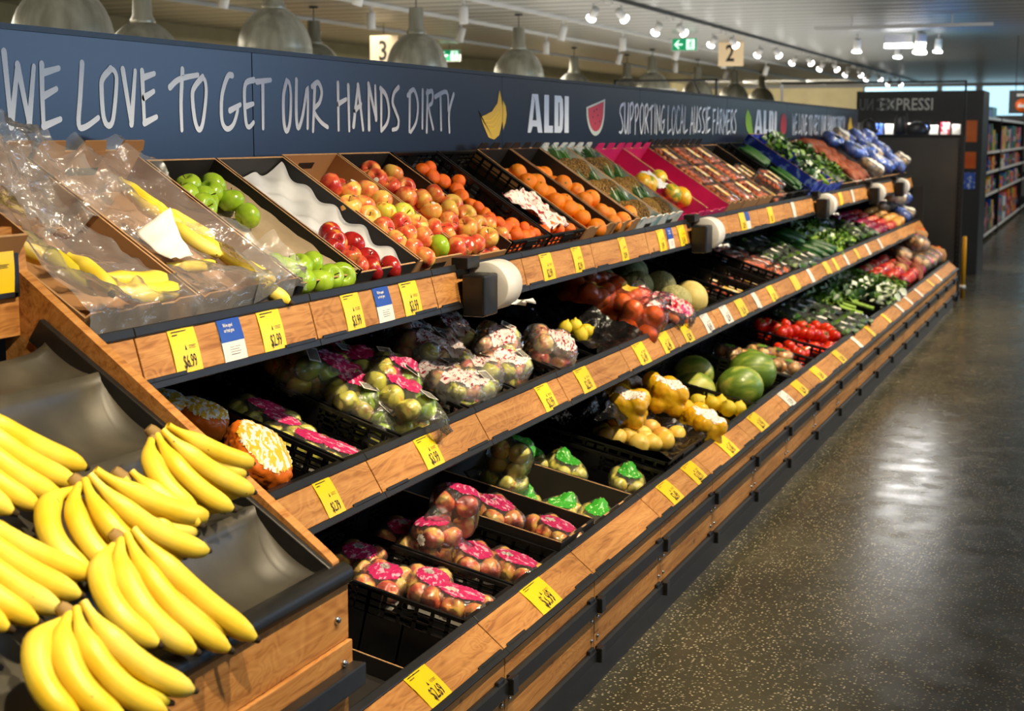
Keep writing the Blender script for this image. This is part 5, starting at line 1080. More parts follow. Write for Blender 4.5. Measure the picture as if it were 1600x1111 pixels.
put_pack('orangepouch', 'M', 3.22, .45, .0, 'rearmost orange printed bag in the dark of the middle shelf', 'orange printed bags', 'fruit bag', rot=-.3, size=.95)
for i, (y, t) in enumerate(P['mixpack']): put_pack('mix', 'M', y, t, -.05, 'flat apple pack with a pink label in the slotted middle crate, ' + ('frontmost', 'second from the front', 'third from the front', 'rearmost')[[2, 1, 0, 3][i]], 'pink labelled apple packs', 'apple pack', rot=PI/2+jit(.25))
gl = ['large bag of green apples at the front edge, pink label facing out', 'bag of green apples with a bright pink label just above the frontmost bag', 'bag of green apples with a dark pink label in the middle of the wide crate', 'bag of green apples in the shade low on the left of the wide crate', 'bag of green apples behind the two frontmost bags', 'bag of green apples at the far back right of the wide crate', 'bag of green apples low at the front left of the wide crate', 'rearmost bag of green apples in the dark of the wide crate', 'bag of green apples leaning on the left crate wall']
for i, ((y, t), h) in enumerate(zip(P['greenapple'], (.03, .05, .03, .0, .03, .03, -.04, .0, -.02))):
    y = min(max(y, 3.86), 4.12)
    put_pack('greenbag', 'M', y, t+(.045 if i == 0 else 0), h, gl[i], 'green apple bags', 'apple bag', rot=[1.3, .5, -.6, .9, 2.2, 1.1, .2, .8, 1.5][i], tilt=(jit(.25), jit(.2)))
wl = ['frontmost white labelled apple bag beside the green apple bags', 'white labelled apple bag at the back under the top shelf', 'white labelled apple bag in the middle of the nearer crate', 'white labelled apple bag at the front of the farther crate', 'white labelled apple bag low in the nearer crate', 'white labelled apple bag touching the red labelled bag', 'white labelled apple bag behind the front row of the farther crate', 'white labelled apple bag with a long white print band', 'rearmost white labelled apple bag in the shade']
for i, ((y, t), h) in enumerate(zip(P['whitebag'], (.0, .02, .02, .0, -.02, .0, .02, .03, .0))):
    put_pack('white', 'M', y, t, h, wl[i], 'white labelled apple bags', 'apple bag', rot=jit(.7)+.3, tilt=(jit(.2), jit(.15)))
put_pack('red', 'M', 5.18, .09, .015, 'bag of pink apples with a red print at the front edge of the middle shelf', 'red labelled apple bags', 'apple bag', rot=.5)
sheet('black_liner', 'M', 5.46, 6.09, .0, .60, .015, 'black_film', 'shiny black film lining the lime crate', 'plastic liner', .03, 8, 40, 40, fn=lambda a, b_: -.075*math.sin(PI*a)**.6*math.sin(PI*min(1, b_+.06))**.5)
heap('lemon', 'M', F['lemonlime'], .031, 'yellow green lime', 'on the shiny black film', 'limes on the black film', h=-.025, cat='lime')
for i, (y, t, h) in enumerate(((6.36, .40, .05), (6.20, .33, .02), (6.20, .05, .01), (6.34, .22, .03))):
    put_pack('rednet', 'M', y, t, h, ('rearmost red net bag of oranges', 'red net bag of oranges on the left of the heap', 'red net bag of oranges with a torn front at the shelf edge', 'red net bag of oranges in the middle of the heap')[i], 'red net orange bags', 'orange bag', rot=jit(1), tilt=(jit(.3), jit(.3)))
for i, (y, t) in enumerate(((6.60, .19), (6.80, .12), (6.45, .12), (6.58, .04), (6.74, .02))):
    put_pack('pouch', 'M', y, t, .015, 'small pink and yellow fruit pouch beside the melons, ' + ('rearmost', 'far right', 'leftmost', 'second from the left at the front', 'frontmost right')[i], 'fruit pouches', 'fruit pouch', rot=jit(1.5), size=1.1, tilt=(jit(.5), jit(.4)))
heap('cantaloupe', 'M', [(7.26, .44), (7.10, .34), (7.30, .28), (6.88, .30), (6.87, .46), (7.38, .46), (7.04, .13)], .082, 'ribbed melon', 'in the heap of melons', 'ribbed melons', h=-.005, cat='melon')
heap('honeydew', 'M', [(7.24, .105)], .088, 'smooth pale yellow melon', 'alone at the front of the melon crate', 'pale melons', h=.0, cat='melon')
for i, (y, t) in enumerate(((7.62, .20), (7.83, .24), (7.70, .07), (7.95, .35))): heap('mushroom', 'M', [(y, t)], .018, 'small white mushroom', 'left in the nearly empty crates, ' + ORD[i] + ' from the melons', 'loose mushrooms', h=-.125)
for i, (y, t) in enumerate(((8.06, .08), (8.42, .12), (8.45, .30), (8.80, .14), (8.82, .32), (8.10, .27))):
    punnet('M', y, t, -.09 if i else -.04, .1, 'strawberry punnet in the nearly empty middle crates, ' + ORD[i] + ' of six', 'strawberry punnets')
i = 0
for y in (9.15, 9.37):
    for t in (.08, .22, .36, .5):
        put_pack('carrotbag', 'M', y, t, -.02, 'carrot bag in the %s half of the carrot crate, %s from the front' % (('near', 'far')[i//4], ORD[i % 4]), 'carrot bags', 'carrot bag', rot=jit(.8)); i += 1
i = 0
for y in (9.68, 9.92, 10.12):
    for t in (.08, .24, .40):
        put_pack('leafbag', 'M', y, t, -.01, 'clear bag of leafy greens on the middle shelf, %s row, %s from the near side' % (('front', 'middle', 'back')[i % 3], ORD[i//3]), 'bagged greens on the middle shelf', 'bag of greens', rot=jit(1)); i += 1
its = []
for k in range(12):
    y = 10.36+.06*(k % 6)*2+jit(.02); t = .12+.22*(k//6)+jit(.03)
    o = linkobj('zucchini', FM['cucumber'], None, FR('M', y, t, -.01+.02*(k % 2)) @ RZ(jit(.5)) @ RX(PI/2) @ SCL(.032, .032, .027)); o.data = FM['cucumber']; its.append((o, y, t, 0))
name_heap(its, 'pale green zucchini', 'in the crate after the bagged greens', 'zucchini', 'zucchini')
for i, (y, t) in enumerate(((11.3, .10), (11.55, .22), (11.85, .12), (11.4, .40), (12.0, .36))): veg_bunch(('bright', 'white')[i % 2], 'M', y, t, .0, 'leafy celery on the middle shelf, ' + ORD[i] + ' counted from the near front', 'celery', 'celery', 'celery on the middle shelf', rot=jit(.6), stalks=(5, .014, 'celery_green'))
for i, (y, t) in enumerate(((12.4, .12), (12.7, .25), (12.95, .12), (12.5, .42))): put_pack('leafbag', 'M', y, t, .0, 'bagged vegetables before the purple onions, ' + ORD[i] + ' of four', 'bagged vegetables', 'bag of vegetables', rot=jit(1))
heap('red_onion', 'M', hexpts(13.18, 13.72, .06, .42, .10), .05, 'purple onion', 'in the purple onion crate', 'purple onions', h=-.01)
heap('radish', 'M', hexpts(13.86, 14.26, .06, .42, .095), .046, 'red vegetable', 'between the purple and the brown onions', 'red vegetables', h=-.01, cat='vegetable')
heap('onion', 'M', hexpts(14.38, 15.0, .06, .42, .105), .052, 'brown onion', 'in the far crate of the middle shelf', 'brown onions', h=.0)
i = 0
for y in (15.15, 15.5):
    for t, h in ((.10, .04), (.30, .06), (.22, .17), (.42, .18)):
        put_pack('whitepotato' if i % 3 else 'bluebag', 'M', y, t, h, 'white and blue bag stacked at the far end of the middle shelf, ' + ORD[i] + ' of eight', 'potato bags on the middle shelf', 'potato bag', rot=jit(1)); i += 1

# ================================================================ BOTTOM SHELF
slotted('L', 3.50, 3.835, 'black slotted crate of pink apple packs, first on the bottom shelf', L=.56); slotted('L', 3.845, 4.215, 'second black slotted crate of pink apple packs on the bottom shelf')
carton('L', 4.228, 4.545, 'dark carton with two pink apple packs', 'cardboard_black', 'cardboard_black', L=.57, tabs=.015, h=.025); carton('L', 4.555, 4.985, 'dark olive carton of green labelled pear packs', 'cardboard_olive', 'cardboard_olive', L=.57, tabs=.02, h=.005)
slotted('L', 5.0, 5.40, 'black slotted crate with a few green pear packs'); slotted('L', 5.415, 6.02, 'black crate of butternut squash in black film', h=.03)
slotted('L', 6.035, 6.40, 'black crate under the yellow citrus bags'); slotted('L', 6.415, 6.96, 'black slotted crate with a few lemons'); slotted('L', 6.975, 7.80, 'wide black crate of watermelons'); slotted('L', 7.815, 8.50, 'black crate of onion packs')
slotted('L', 8.515, 8.93, 'black crate with a few tomatoes'); slotted('L', 8.945, 9.60, 'black crate full of red tomatoes'); slotted('L', 9.62, 10.6, 'black crate of bagged dark greens on the bottom shelf'); slotted('L', 10.62, 11.4, 'black crate of leeks'); slotted('L', 11.42, 12.1, 'black crate of white stalked greens')
slotted('L', 12.12, 12.65, 'black crate of bright green herbs'); slotted('L', 12.67, 14.25, 'long black crate of red vegetables on the bottom shelf'); slotted('L', 14.27, 15.72, 'black crate at the far end of the bottom shelf')
carton('L', 2.98, 3.40, 'small open carton lying low at the near end of the bottom shelf', 'cardboard_black', 'cardboard_black', L=.24, d=.05, h=-.135, t0=.03)
pl = ['pink apple pack in the left corner of the first bottom crate', 'pink apple pack in the middle of the first bottom crate', 'pink apple pack at the front of the first bottom crate', 'rear pink apple pack in the first bottom crate']
for i, (y, t) in enumerate(((3.625, .30), (3.70, .19), (3.66, .085), (3.70, .42))): put_pack('pink', 'L', y, t, -.028, pl[i], 'pink apple packs on the bottom shelf', 'apple pack', rot=(.15, .5, PI/2, .2)[i], size=1.02)
pl = ['pink apple pack behind the crate front in the second bottom crate', 'pink apple pack right at the front of the second bottom crate', 'pink apple pack in the shade at the back of the second bottom crate']
for i, (y, t) in enumerate(((4.0, .19), (4.04, .075), (3.99, .42))): put_pack('pink', 'L', y, t, -.03, pl[i], 'pink apple packs on the bottom shelf', 'apple pack', rot=(.7, 1.3, .2)[i], size=1.05)
put_pack('pinkcube', 'L', 4.06, .30, .075, 'bulging clear apple bag stacked highest in the second bottom crate, pink label on top', 'stacked apple bags', 'apple bag', rot=.4, size=.95); put_pack('pinkcube', 'L', 3.95, .30, .0, 'clear apple bag showing its barcode under the stacked one', 'stacked apple bags', 'apple bag', rot=2.6, size=.9)
put_pack('pink', 'L', 4.37, .28, .0, 'pink apple pack at the back of the dark carton', 'pink apple packs on the bottom shelf', 'apple pack', rot=.8, size=1.1); put_pack('pink', 'L', 4.42, .085, -.02, 'pink apple pack alone at the front of the dark carton', 'pink apple packs on the bottom shelf', 'apple pack', rot=1.0, size=1.05)
for i, (y, t) in enumerate(((4.72, .31), (4.78, .19), (4.82, .07), (4.72, .44))): put_pack('pear', 'L', y, t, -.07 if i < 3 else -.05, 'flat green labelled pear pack in the olive carton, ' + ('third from the front', 'second from the front', 'frontmost', 'rearmost')[i], 'pear packs', 'pear pack', rot=jit(.3)+.2)
put_pack('pearcube', 'L', 4.74, .39, .075, 'top green labelled pear bag of the stack in the olive carton', 'stacked pear bags', 'pear bag', rot=.2); put_pack('pearcube', 'L', 4.70, .38, -.03, 'lower pear bag of the stack in the olive carton', 'stacked pear bags', 'pear bag', rot=1.4)
for i, (y, t) in enumerate(((5.19, .32), (5.26, .10), (5.16, .46))): put_pack('pear', 'L', y, t, -.04, 'green labelled pear pack in the slotted crate, ' + ('middle one', 'frontmost', 'rearmost')[i], 'pear packs', 'pear pack', rot=jit(.5)+.6)
sheet('black_liner', 'L', 5.43, 6.01, .0, .56, .045, 'black_film', 'black film lining the squash crate', 'plastic liner', .025, 9, 36, 36, fn=lambda a, b_: -.095*math.sin(PI*a)**.5*math.sin(PI*min(1, b_+.04))**.4)
F['squash'] = [(y-.03, t) for y, t in F['squash']]
for i, (y, t) in enumerate(F['squash']):
    if i in (1, 5, 8): o = one('squash', 'L', y, t, .0, .040, RZ(1.2+jit(.4)) @ RX(PI/2), False); lb = 'butternut squash in the black film'
    else: o = one('yellow_squash', 'L', y, t, .0, .044, None, False); lb = 'round yellow squash in the black film'
    tag(o, lb + ', ' + ORD[i] + ' counted from the back left', 'squash', 'squash on the bottom shelf')
yl = ['upright yellow net citrus bag with a large white label', 'yellow net citrus bag whose white label hangs over the bottom shelf edge', 'yellow net citrus bag lying on dark film', 'rear yellow net citrus bag']
for i, (y, t, h) in enumerate(((6.10, .24, .12), (6.10, .065, .04), (5.80, .30, .10), (6.24, .42, .05))): put_pack('yellownet', 'L', y, t, h, yl[i], 'yellow net citrus bags', 'citrus bag', rot=(.6, .9, .2, 1.4)[i], tilt=((.1, .0), (.1, -.15), (0, 0), (0, 0))[i])
o = sheet('dark_bag', 'L', 5.50, 5.86, .26, .52, .07, 'black_film', 'crumpled dark bag behind the squash', 'bag', .05, 9, 24, 24, fn=lambda a, b_: .07*math.sin(PI*a)*math.sin(PI*b_))
heap('lemon', 'L', [(6.84, .10), (6.90, .15), (6.85, .18), (6.90, .06), (6.80, .24)], .036, 'lemon', 'in the nearly empty slotted crate before the watermelons', 'lemons', h=-.03, under=(6.6, 6.9, .04, .3, -.12))
heap('watermelon', 'L', [(7.15, .125)], .118, 'dark green striped watermelon', 'nearest at the front of the wide crate', 'watermelons', h=.02, cat='watermelon', three=True) if False else None
for (y, t, h, r, lb, m_) in ((7.165, .13, .01, .105, 'round dark green watermelon at the front of the wide crate', 'watermelon'), (7.56, .16, .02, .112, 'yellow green mottled watermelon behind the dark green one', 'watermelon'), (7.33, .38, -.11, .10, 'watermelon low in the shade of the wide crate', 'watermelon'), (7.63, .47, -.09, .10, 'rearmost watermelon in the wide crate', 'watermelon')):
    o = one(m_, 'L', y, t, h, r, RX(PI/2*.8) @ RY(.6)); tag(o, lb, 'watermelon', 'watermelons')
for i, (y, t) in enumerate(P['onionpack']): put_pack('onionpack', 'L', min(y, 8.42), t, -.02, 'clear pack of four pale onions beside the watermelons, ' + ORD[i] + ' of seven', 'onion packs', 'onion pack', rot=jit(.3))
heap('tomato', 'L', F['tomato2'], .042, 'red tomato', 'in the nearly empty tomato crate', 'tomatoes in the first crate', h=-.03, under=(8.6, 8.88, .05, .3, -.12))
heap('tomato', 'L', F['tomato'], .044, 'red tomato', 'in the full tomato crate', 'tomatoes in the second crate', h=.01, under=(9.0, 9.56, .05, .50, -.06))
i = 0
for y in (9.78, 10.05, 10.35):
    for t in (.08, .24, .42):
        put_pack('leafbag', 'L', y, t, .0, 'clear bag of dark leafy greens behind the tomatoes, %s row, %s from the near side' % (('front', 'middle', 'back')[i % 3], ORD[i//3]), 'bagged greens on the bottom shelf', 'bag of greens', rot=jit(1)); i += 1
for i, (y, t) in enumerate(((10.75, .18), (10.95, .26), (11.15, .16), (11.3, .30))): veg_bunch('dark', 'L', y, t+.2, .0, 'leek bunch with long pale stalks lying down the slope, ' + ORD[i] + ' from the near side', 'leek_bunch', 'leeks', 'leeks', rot=PI/2, stalks=(4, .013, 'celery_green'))
i = 0
for y in (11.55, 11.78, 12.0):
    for t in (.10, .27, .44): veg_bunch('white', 'L', y, t, .03, 'white stalked leafy bunch, %s row, %s from the near side' % (('front', 'middle', 'back')[i % 3], ORD[i//3]), group='white stalked greens', rot=jit(2)); i += 1
i = 0
for y in (12.25, 12.5):
    for t in (.10, .28, .46): veg_bunch('bright', 'L', y, t, .03, 'bright green herb bunch, %s row, %s' % (('front', 'middle', 'back')[i % 3], ('near side', 'far side')[i//3]), 'herb_bunch', 'herbs', 'herb bunches', rot=jit(2), size=1.05); i += 1
heap('radish', 'L', hexpts(12.78, 14.1, .08, .50, .125), .055, 'red vegetable', 'in the long crate after the herbs', 'red vegetables on the bottom shelf', h=.03, cat='vegetable', mixk=lambda k, y, t: 'red_onion' if k % 5 == 0 else ('sweet_potato' if (y > 13.7 and t < .25) else ('potato' if k % 17 == 0 else 'radish')))
i = 0
for y in (14.5, 14.9, 15.3, 15.55):
    for t, h in ((.12, .05), (.34, .08)):
        put_pack('purplebag' if i < 6 else 'brownbag', 'L', y, t, h, ('white and purple bag' if i < 6 else 'brown and orange paper bag') + ' at the far end of the bottom shelf, ' + ORD[i] + ' of eight', 'bags at the far end of the bottom shelf', 'vegetable bag', rot=jit(1)); i += 1
put_pack('brownbag', 'L', 15.2, .30, .20, 'brown and orange paper bag on top of the far bottom heap', 'bags at the far end of the bottom shelf', 'vegetable bag', rot=.4, size=1.2); put_pack('purplebag', 'L', 14.8, .26, .19, 'white and purple bag on top of the far bottom heap', 'bags at the far end of the bottom shelf', 'vegetable bag', rot=.9, size=1.1)
# ================================================================ pendant lamps over the other hall
dome_prof = [(.31*math.sin(a), -.12+.38*math.cos(a)) for a in [PI*.06+PI*.44*i/12 for i in range(13)]] + [(.318, -.13), (.312, -.135), (.30, -.12)] + [(.295*math.sin(a), -.13+.365*math.cos(a)) for a in [PI*.5-PI*.42*i/8 for i in range(9)]]
dome_me = MB().lathe(dome_prof, 36).mesh('shade', MT['brushed_aluminium'])
neck_me = MB().lathe([(.0, .50), (.068, .50), (.072, .49), (.078, .30), (.10, .262), (.10, .22), (.0, .22)], 20).mesh('neck', MT['brushed_aluminium'])
bulb_me = MB().lathe([(0, -.02)] + [(.16*math.sin(a), -.09+.05*math.cos(a)) for a in [PI*i/8 for i in range(1, 9)]], 16).mesh('bulb', MT['lamp_white'])
def pendant(x, y, ztop, label):
    z0 = ztop - .26
    e = empty('pendant_lamp', loc=(x, y, z0)); tag(e, label, 'pendant lamp', 'aluminium dome lamps')
    linkobj('shade', dome_me, e); linkobj('neck', neck_me, e); linkobj('bulb', bulb_me, e)
    linkobj('cord', MB().tube([(0, 0, .50), (0, 0, CEIL-z0-.02)], .006, 6).mesh('cord', MT['black_plastic']), e)
    linkobj('ceiling_cap', MB().lathe([(0, CEIL-z0), (.05, CEIL-z0), (.05, CEIL-z0-.02), (0, CEIL-z0-.02)][::-1], 12).mesh('ceiling_cap', MT['black_plastic']), e)
rowA = [(-5.95, 7.75, 2.62), (-6.49, 11.2, 2.75), (-6.55, 14.1, 2.72), (-6.78, 17.53, 2.75), (-7.38, 25.38, 2.78), (-7.53, 32.04, 2.80)]
rowB = [(-7.36, 10.61, 2.62), (-8.56, 15.66, 2.75), (-8.47, 24.46, 2.75), (-8.3, 26.9, 2.75), (-7.59, 29.23, 2.78), (-7.65, 35.31, 2.80)]
for i, p in enumerate(rowA): pendant(*p, 'aluminium dome pendant lamp of the nearer row, ' + ORD[i] + ' from the left')
for i, p in enumerate(rowB): pendant(*p, 'aluminium dome pendant lamp of the farther row, ' + ORD[i] + ' from the left')
# ceiling tracks with spot heads
def track(x0, y0, x1, y1, lab, m='white_plastic', wd=.03, z=CEIL-.04):
    o = MB().bb(min(x0, x1)-wd/2, max(x0, x1)+wd/2, min(y0, y1)-wd/2, max(y0, y1)+wd/2, z, z+.04).build('lighting_track', MT[m]); tag(o, lab, 'lighting track')
head_me = MB().lathe([(0, .09), (.045, .09), (.048, .07), (.048, -.09), (.040, -.092), (.038, -.07), (0, -.07)], 16).mesh('head', MT['white_plastic'])
glow_me = MB().lathe([(0, -.072), (.037, -.072)][::-1], 16).mesh('bulb', MT['lamp_warm'])
glow2_me = MB().lathe([(0, -.072), (.06, -.075), (.06, -.09), (0, -.095)][::-1], 16).mesh('bulb', MT['lamp_strong'])
def spot(x, y, rx, ry, label, group, strong=False, sc=1, z=CEIL-.04, off=0):
    e = empty('track_spotlight', loc=(x, y, z)); tag(e, label, 'spotlight', group)
    m_ = MB().bb(-.012, .012, -.012, .012, -.05, 0).bb(min(0, off)-.012, max(0, off)+.012, -.012, .012, -.06, -.05).bb(off-.012, off+.012, -.012, .012, -.11, -.06)
    linkobj('arm', m_.mesh('arm', MT['white_plastic']), e); M = T(off, 0, -.16) @ RY(ry) @ RX(rx) @ SCL(sc)
    linkobj('head', head_me, e, M); linkobj('bulb', glow2_me if strong else glow_me, e, M)
track(-5.0, 13, -5.0, 44, 'dark lighting track with paired spotlights above the other hall', 'rail_metal')
n = 0
for y in (15.5, 17.9, 20.6, 23.5, 26.2, 28.8, 31.7, 34.5, 38.0):
    for dx, ry, rx in ((-.12, .75, .6), (.12, -.5, .9)):
        spot(-5.0, y+(.14 if dx > 0 else -.14), rx, ry, 'white spotlight of the paired row on the dark track, %s pair, %s head' % (ORD[n//2], ('left', 'right')[n % 2]), 'paired track spotlights', strong=True, sc=.85, off=dx*.9); n += 1
for x, ys_, nm_ in ((-6.42, (10.0, 12.6, 15.0, 18.1, 20.6, 23.4, 26.5, 30), 'nearer'), (-7.7, (9.5, 12.4, 15.4, 17.9, 21, 24.5, 28, 32), 'farther')):
    track(x, 6, x, 44, 'white lighting track over the dome lamps, %s one' % nm_)
    for i, y in enumerate(ys_): spot(x, y, .0, .25*(i % 2), 'small white cylinder spotlight on the %s white track, %s from the left' % (nm_, ORD[i]), 'white cylinder spotlights')
track(-9.4, 6, -9.4, 44, 'white lighting track along the beige wall')
track(-3.54, 19.43, -1.44, 19.43, 'white track across the aisle end with round lamps', z=3.0, wd=.035)
ct = [o for o in COL.objects if o.get('label', '').startswith('white track across')][0]
for x in (-3.1, -1.9): MB().bb(x-.008, x+.008, 19.42, 19.44, 3.04, CEIL).build('track_rod', MT['white_plastic'], parent=ct)
for i, (x, y, st_) in enumerate(((-3.55, 22.8, False), (-2.62, 22.5, True), (-2.45, 23.2, False), (-3.2, 24.6, False))):
    spot(x, y, .25, .1, 'round glowing spotlight below the white cross track, ' + ORD[i] + ' of four', 'round lamps at the aisle end', strong=True, sc=1.6 if st_ else 1.1, z=CEIL)
e = empty('emergency_light', loc=(-2.95, 22.7, 3.0)); tag(e, 'short bright linear lamp under the white cross track', 'lamp')
linkobj('housing', MB().bb(-.19, .19, -.05, .05, -.0, .12).mesh('housing', MT['white_plastic']), e); linkobj('tube', MB().bb(-.19, .19, -.052, .052, -.06, -.001).mesh('tube', MT['lamp_strong']), e)
# aisle lights above the viewer: the row of warm spots that lights the produce
track(-.28, .6, -.28, 16, 'white lighting track over the aisle in front of the produce')
for k in range(13): spot(-.28, 1.2+1.18*k, 0, .62, 'white spotlight on the aisle track aimed at the produce, ' + ORD[k] + ' from the near end', 'aisle spotlights')
# exit signs and numbers
def hang(e, z0): MB().tube([(0, 0, z0), (0, 0, CEIL-e.location.z)], .005, 6).build('hanging_rod', MT['rail_metal'], parent=e)
def exit_sign(x, y, z, label, w_=.36, h_=.17):
    e = empty('exit_sign', loc=(x, y, z)); tag(e, label, 'exit sign', 'green exit signs')
    linkobj('box', MB().bb(-w_/2-.01, w_/2+.01, 0, .03, -h_/2-.01, h_/2+.01).mesh('box', MT['white_plastic']), e)
    linkobj('green_field', MB().bb(-w_/2, w_/2, -.002, 0, -h_/2, h_/2).mesh('green_field', MT['exit_green']), e)
    a = MB(); s_ = h_*.36; cx_ = -w_*.25
    a.add([(cx_-s_, -.004, 0), (cx_, -.004, s_), (cx_+s_*.35, -.004, s_), (cx_-s_*.35, -.004, s_*.18), (cx_+s_, -.004, s_*.18), (cx_+s_, -.004, -s_*.18), (cx_-s_*.35, -.004, -s_*.18), (cx_+s_*.35, -.004, -s_), (cx_, -.004, -s_)], [tuple(range(9))])
    linkobj('arrow', a.mesh('arrow', MT['exit_white']), e)
    b_ = MB().bb(w_*.08, w_*.42, -.003, -.002, -h_*.42, h_*.42); linkobj('door_field', b_.mesh('door_field', MT['exit_white']), e)
    m_ = MB(); cx_ = w_*.25
    m_.lathe([(0, .001), (h_*.08, .001), (h_*.08, 0)], 8, T(cx_+.01, -.004, h_*.28) @ RX(PI/2)); 
    for p in (((0, .2), (.0, -.05)), ((0, .15), (-.16, .02)), ((0, .15), (.14, .1)), ((0, -.05), (.12, -.2)), ((.12, -.2), (.05, -.36)), ((0, -.05), (-.16, -.28))):
        m_.tube([(cx_+p[0][0]*h_, -.004, p[0][1]*h_), (cx_+p[1][0]*h_, -.004, p[1][1]*h_)], .008, 5)
    linkobj('running_figure', m_.mesh('running_figure', MT['exit_green']), e); hang(e, h_/2)
exit_sign(-5.86, 21.79, 3.0, 'green exit sign with an arrow to the left hanging from the ceiling'); exit_sign(-10.1, 23.0, 2.98, 'green exit sign partly hidden by a dome lamp')
def number(x, y, z, n_, label):
    e = empty('aisle_number', loc=(x, y, z)); tag(e, label, 'aisle number')
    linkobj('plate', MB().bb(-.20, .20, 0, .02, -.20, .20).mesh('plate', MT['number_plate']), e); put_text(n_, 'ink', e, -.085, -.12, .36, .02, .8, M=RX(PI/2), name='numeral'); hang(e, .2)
number(-5.7, 24.0, 2.98, '2', 'pale hanging plate with the numeral 2'); number(-9.0, 18.36, 2.80, '3', 'pale hanging plate with the numeral 3 behind a dome lamp')
# black gantry behind the sign
e = empty('black_gantry', loc=(-5.6, 20, 0)); tag(e, 'black metal gantry frame rising behind the watermelon sign', 'frame')
m = MB().bb(-.75, .68, -.02, .02, 2.41, 2.44).bb(.65, .68, -.02, .02, 0, 2.44).bb(-.75, -.72, -.02, .02, 0, 2.44); m.tube([(.35, 0, 2.42), (.46, 0, 2.2)], .014, 6); linkobj('rail', m.mesh('rail', MT['black_plastic']), e)
linkobj('white_board', MB().bb(-.7, .1, .05, .08, 1.9, 2.32).mesh('white_board', MT['white_plastic']), e)
# warm shelving and posters against the beige wall
rnd = random.Random(4)
for i in range(9):
    y = 9+3.6*i
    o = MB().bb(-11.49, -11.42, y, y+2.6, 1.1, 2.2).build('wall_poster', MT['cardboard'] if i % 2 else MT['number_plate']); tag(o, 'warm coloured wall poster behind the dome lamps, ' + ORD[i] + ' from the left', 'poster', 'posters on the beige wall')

# ================================================================ dark end unit, glass screen and coffee display
e = empty('end_display_unit', loc=(-2.3, 16.35, 0)); tag(e, 'tall dark grey end unit with notched uprights behind the far end of the produce', 'display unit')
def ep(n_, mb, m_, bv=0): o = mb.build(n_, MT[m_], parent=e, M=T(2.3, -16.35, 0)); 
def epart(n_, mb, m_): 
    o = mb.build(n_, MT[m_]); o.parent = e; o.matrix_parent_inverse = T(2.3, -16.35, 0); return o
epart('panel', MB().bb(-3.30, -1.46, 16.30, 16.34, .08, 1.69), 'dark_panel'); epart('base', MB().bb(-3.30, -1.44, 16.28, 16.9, 0, .08), 'black_plastic')
m = MB().bb(-1.455, -1.425, 16.28, 16.34, 0, 1.69)
for k in range(32): m.bb(-1.462, -1.452, 16.275, 16.285, .1+.05*k, .125+.05*k)
epart('notched_upright', m, 'black_plastic'); epart('top_rail', MB().bb(-3.32, -1.43, 16.30, 16.33, 2.235, 2.255), 'rail_metal'); epart('screen_post', MB().bb(-1.445, -1.425, 16.30, 16.33, 1.69, 2.25), 'rail_metal'); epart('pale_post', MB().bb(-3.325, -3.305, 16.30, 16.33, 1.6, 2.24), 'white_plastic')
epart('glass_screen', MB().bb(-3.30, -1.45, 16.312, 16.316, 1.70, 2.235), 'clean_glass')
epart('hooks_rail', MB().bb(-3.3, -1.46, 16.29, 16.30, 1.69, 1.71), 'black_plastic')
mat('letter_reflection', rgb(110, 112, 112), .5)
e = empty('coffee_display', loc=(-2.3, 19.5, 0)); tag(e, 'dark display cabinet with pale EXPRESSI lettering behind the glass screen', 'display cabinet')
def cpart(n_, mb, m_):
    o = mb.build(n_, MT[m_]); o.parent = e; o.matrix_parent_inverse = T(2.3, -19.5, 0); return o
cpart('header', MB().bb(-3.02, -1.52, 19.5, 19.56, 1.86, 2.24), 'dark_panel'); cpart('side_panel', MB().bb(-1.74, -1.50, 19.48, 20.4, 0, 2.24), 'dark_panel'); cpart('back_panel', MB().bb(-3.02, -1.5, 20.35, 20.4, 0, 2.2), 'dark_panel'); cpart('shelf', MB().bb(-3.02, -1.74, 19.55, 20.35, 1.66, 1.68), 'white_plastic')
cpart('shelf', MB().bb(-3.02, -1.74, 19.55, 20.35, .9, .92), 'white_plastic')
c2 = MB().bb(-3.02, -3.0, 19.5, 20.4, 0, 2.24); cpart('side_panel', c2, 'dark_panel')
put_text('EXPRESSI', 'tag_white', e, -.44, 2.01, .205, .012, .80, M=T(0, -.004, 0) @ RX(PI/2), name='lettering')
put_text('DEC NU', 'letter_reflection', e, 0, 2.01, .20, .02, -.60, M=T(-.24, -.006, 0) @ RX(PI/2), name='lettering')  # reflection in the glass screen, put in as dim mirrored letters
for k in range(14): cpart('small_letter', MB().bb(-2.55+.045*k, -2.53+.045*k, 19.495, 19.499, 1.955, 1.967), 'rail_metal')
rnd = random.Random(3)
for k in range(9):
    x = -2.95+.135*k; hh = rnd.uniform(.14, .18)
    o = MB().bb(x, x+.10, 19.62, 19.75, 1.682, 1.682+hh).build('coffee_box', MT[('tag_white', 'label_blue', 'tag_white', 'label_pouch')[k % 4]], bevel=.003); tag(o, 'small pale box on the lit shelf below the EXPRESSI lettering, ' + ORD[k] + ' from the left', 'box', 'boxes below the lettering')
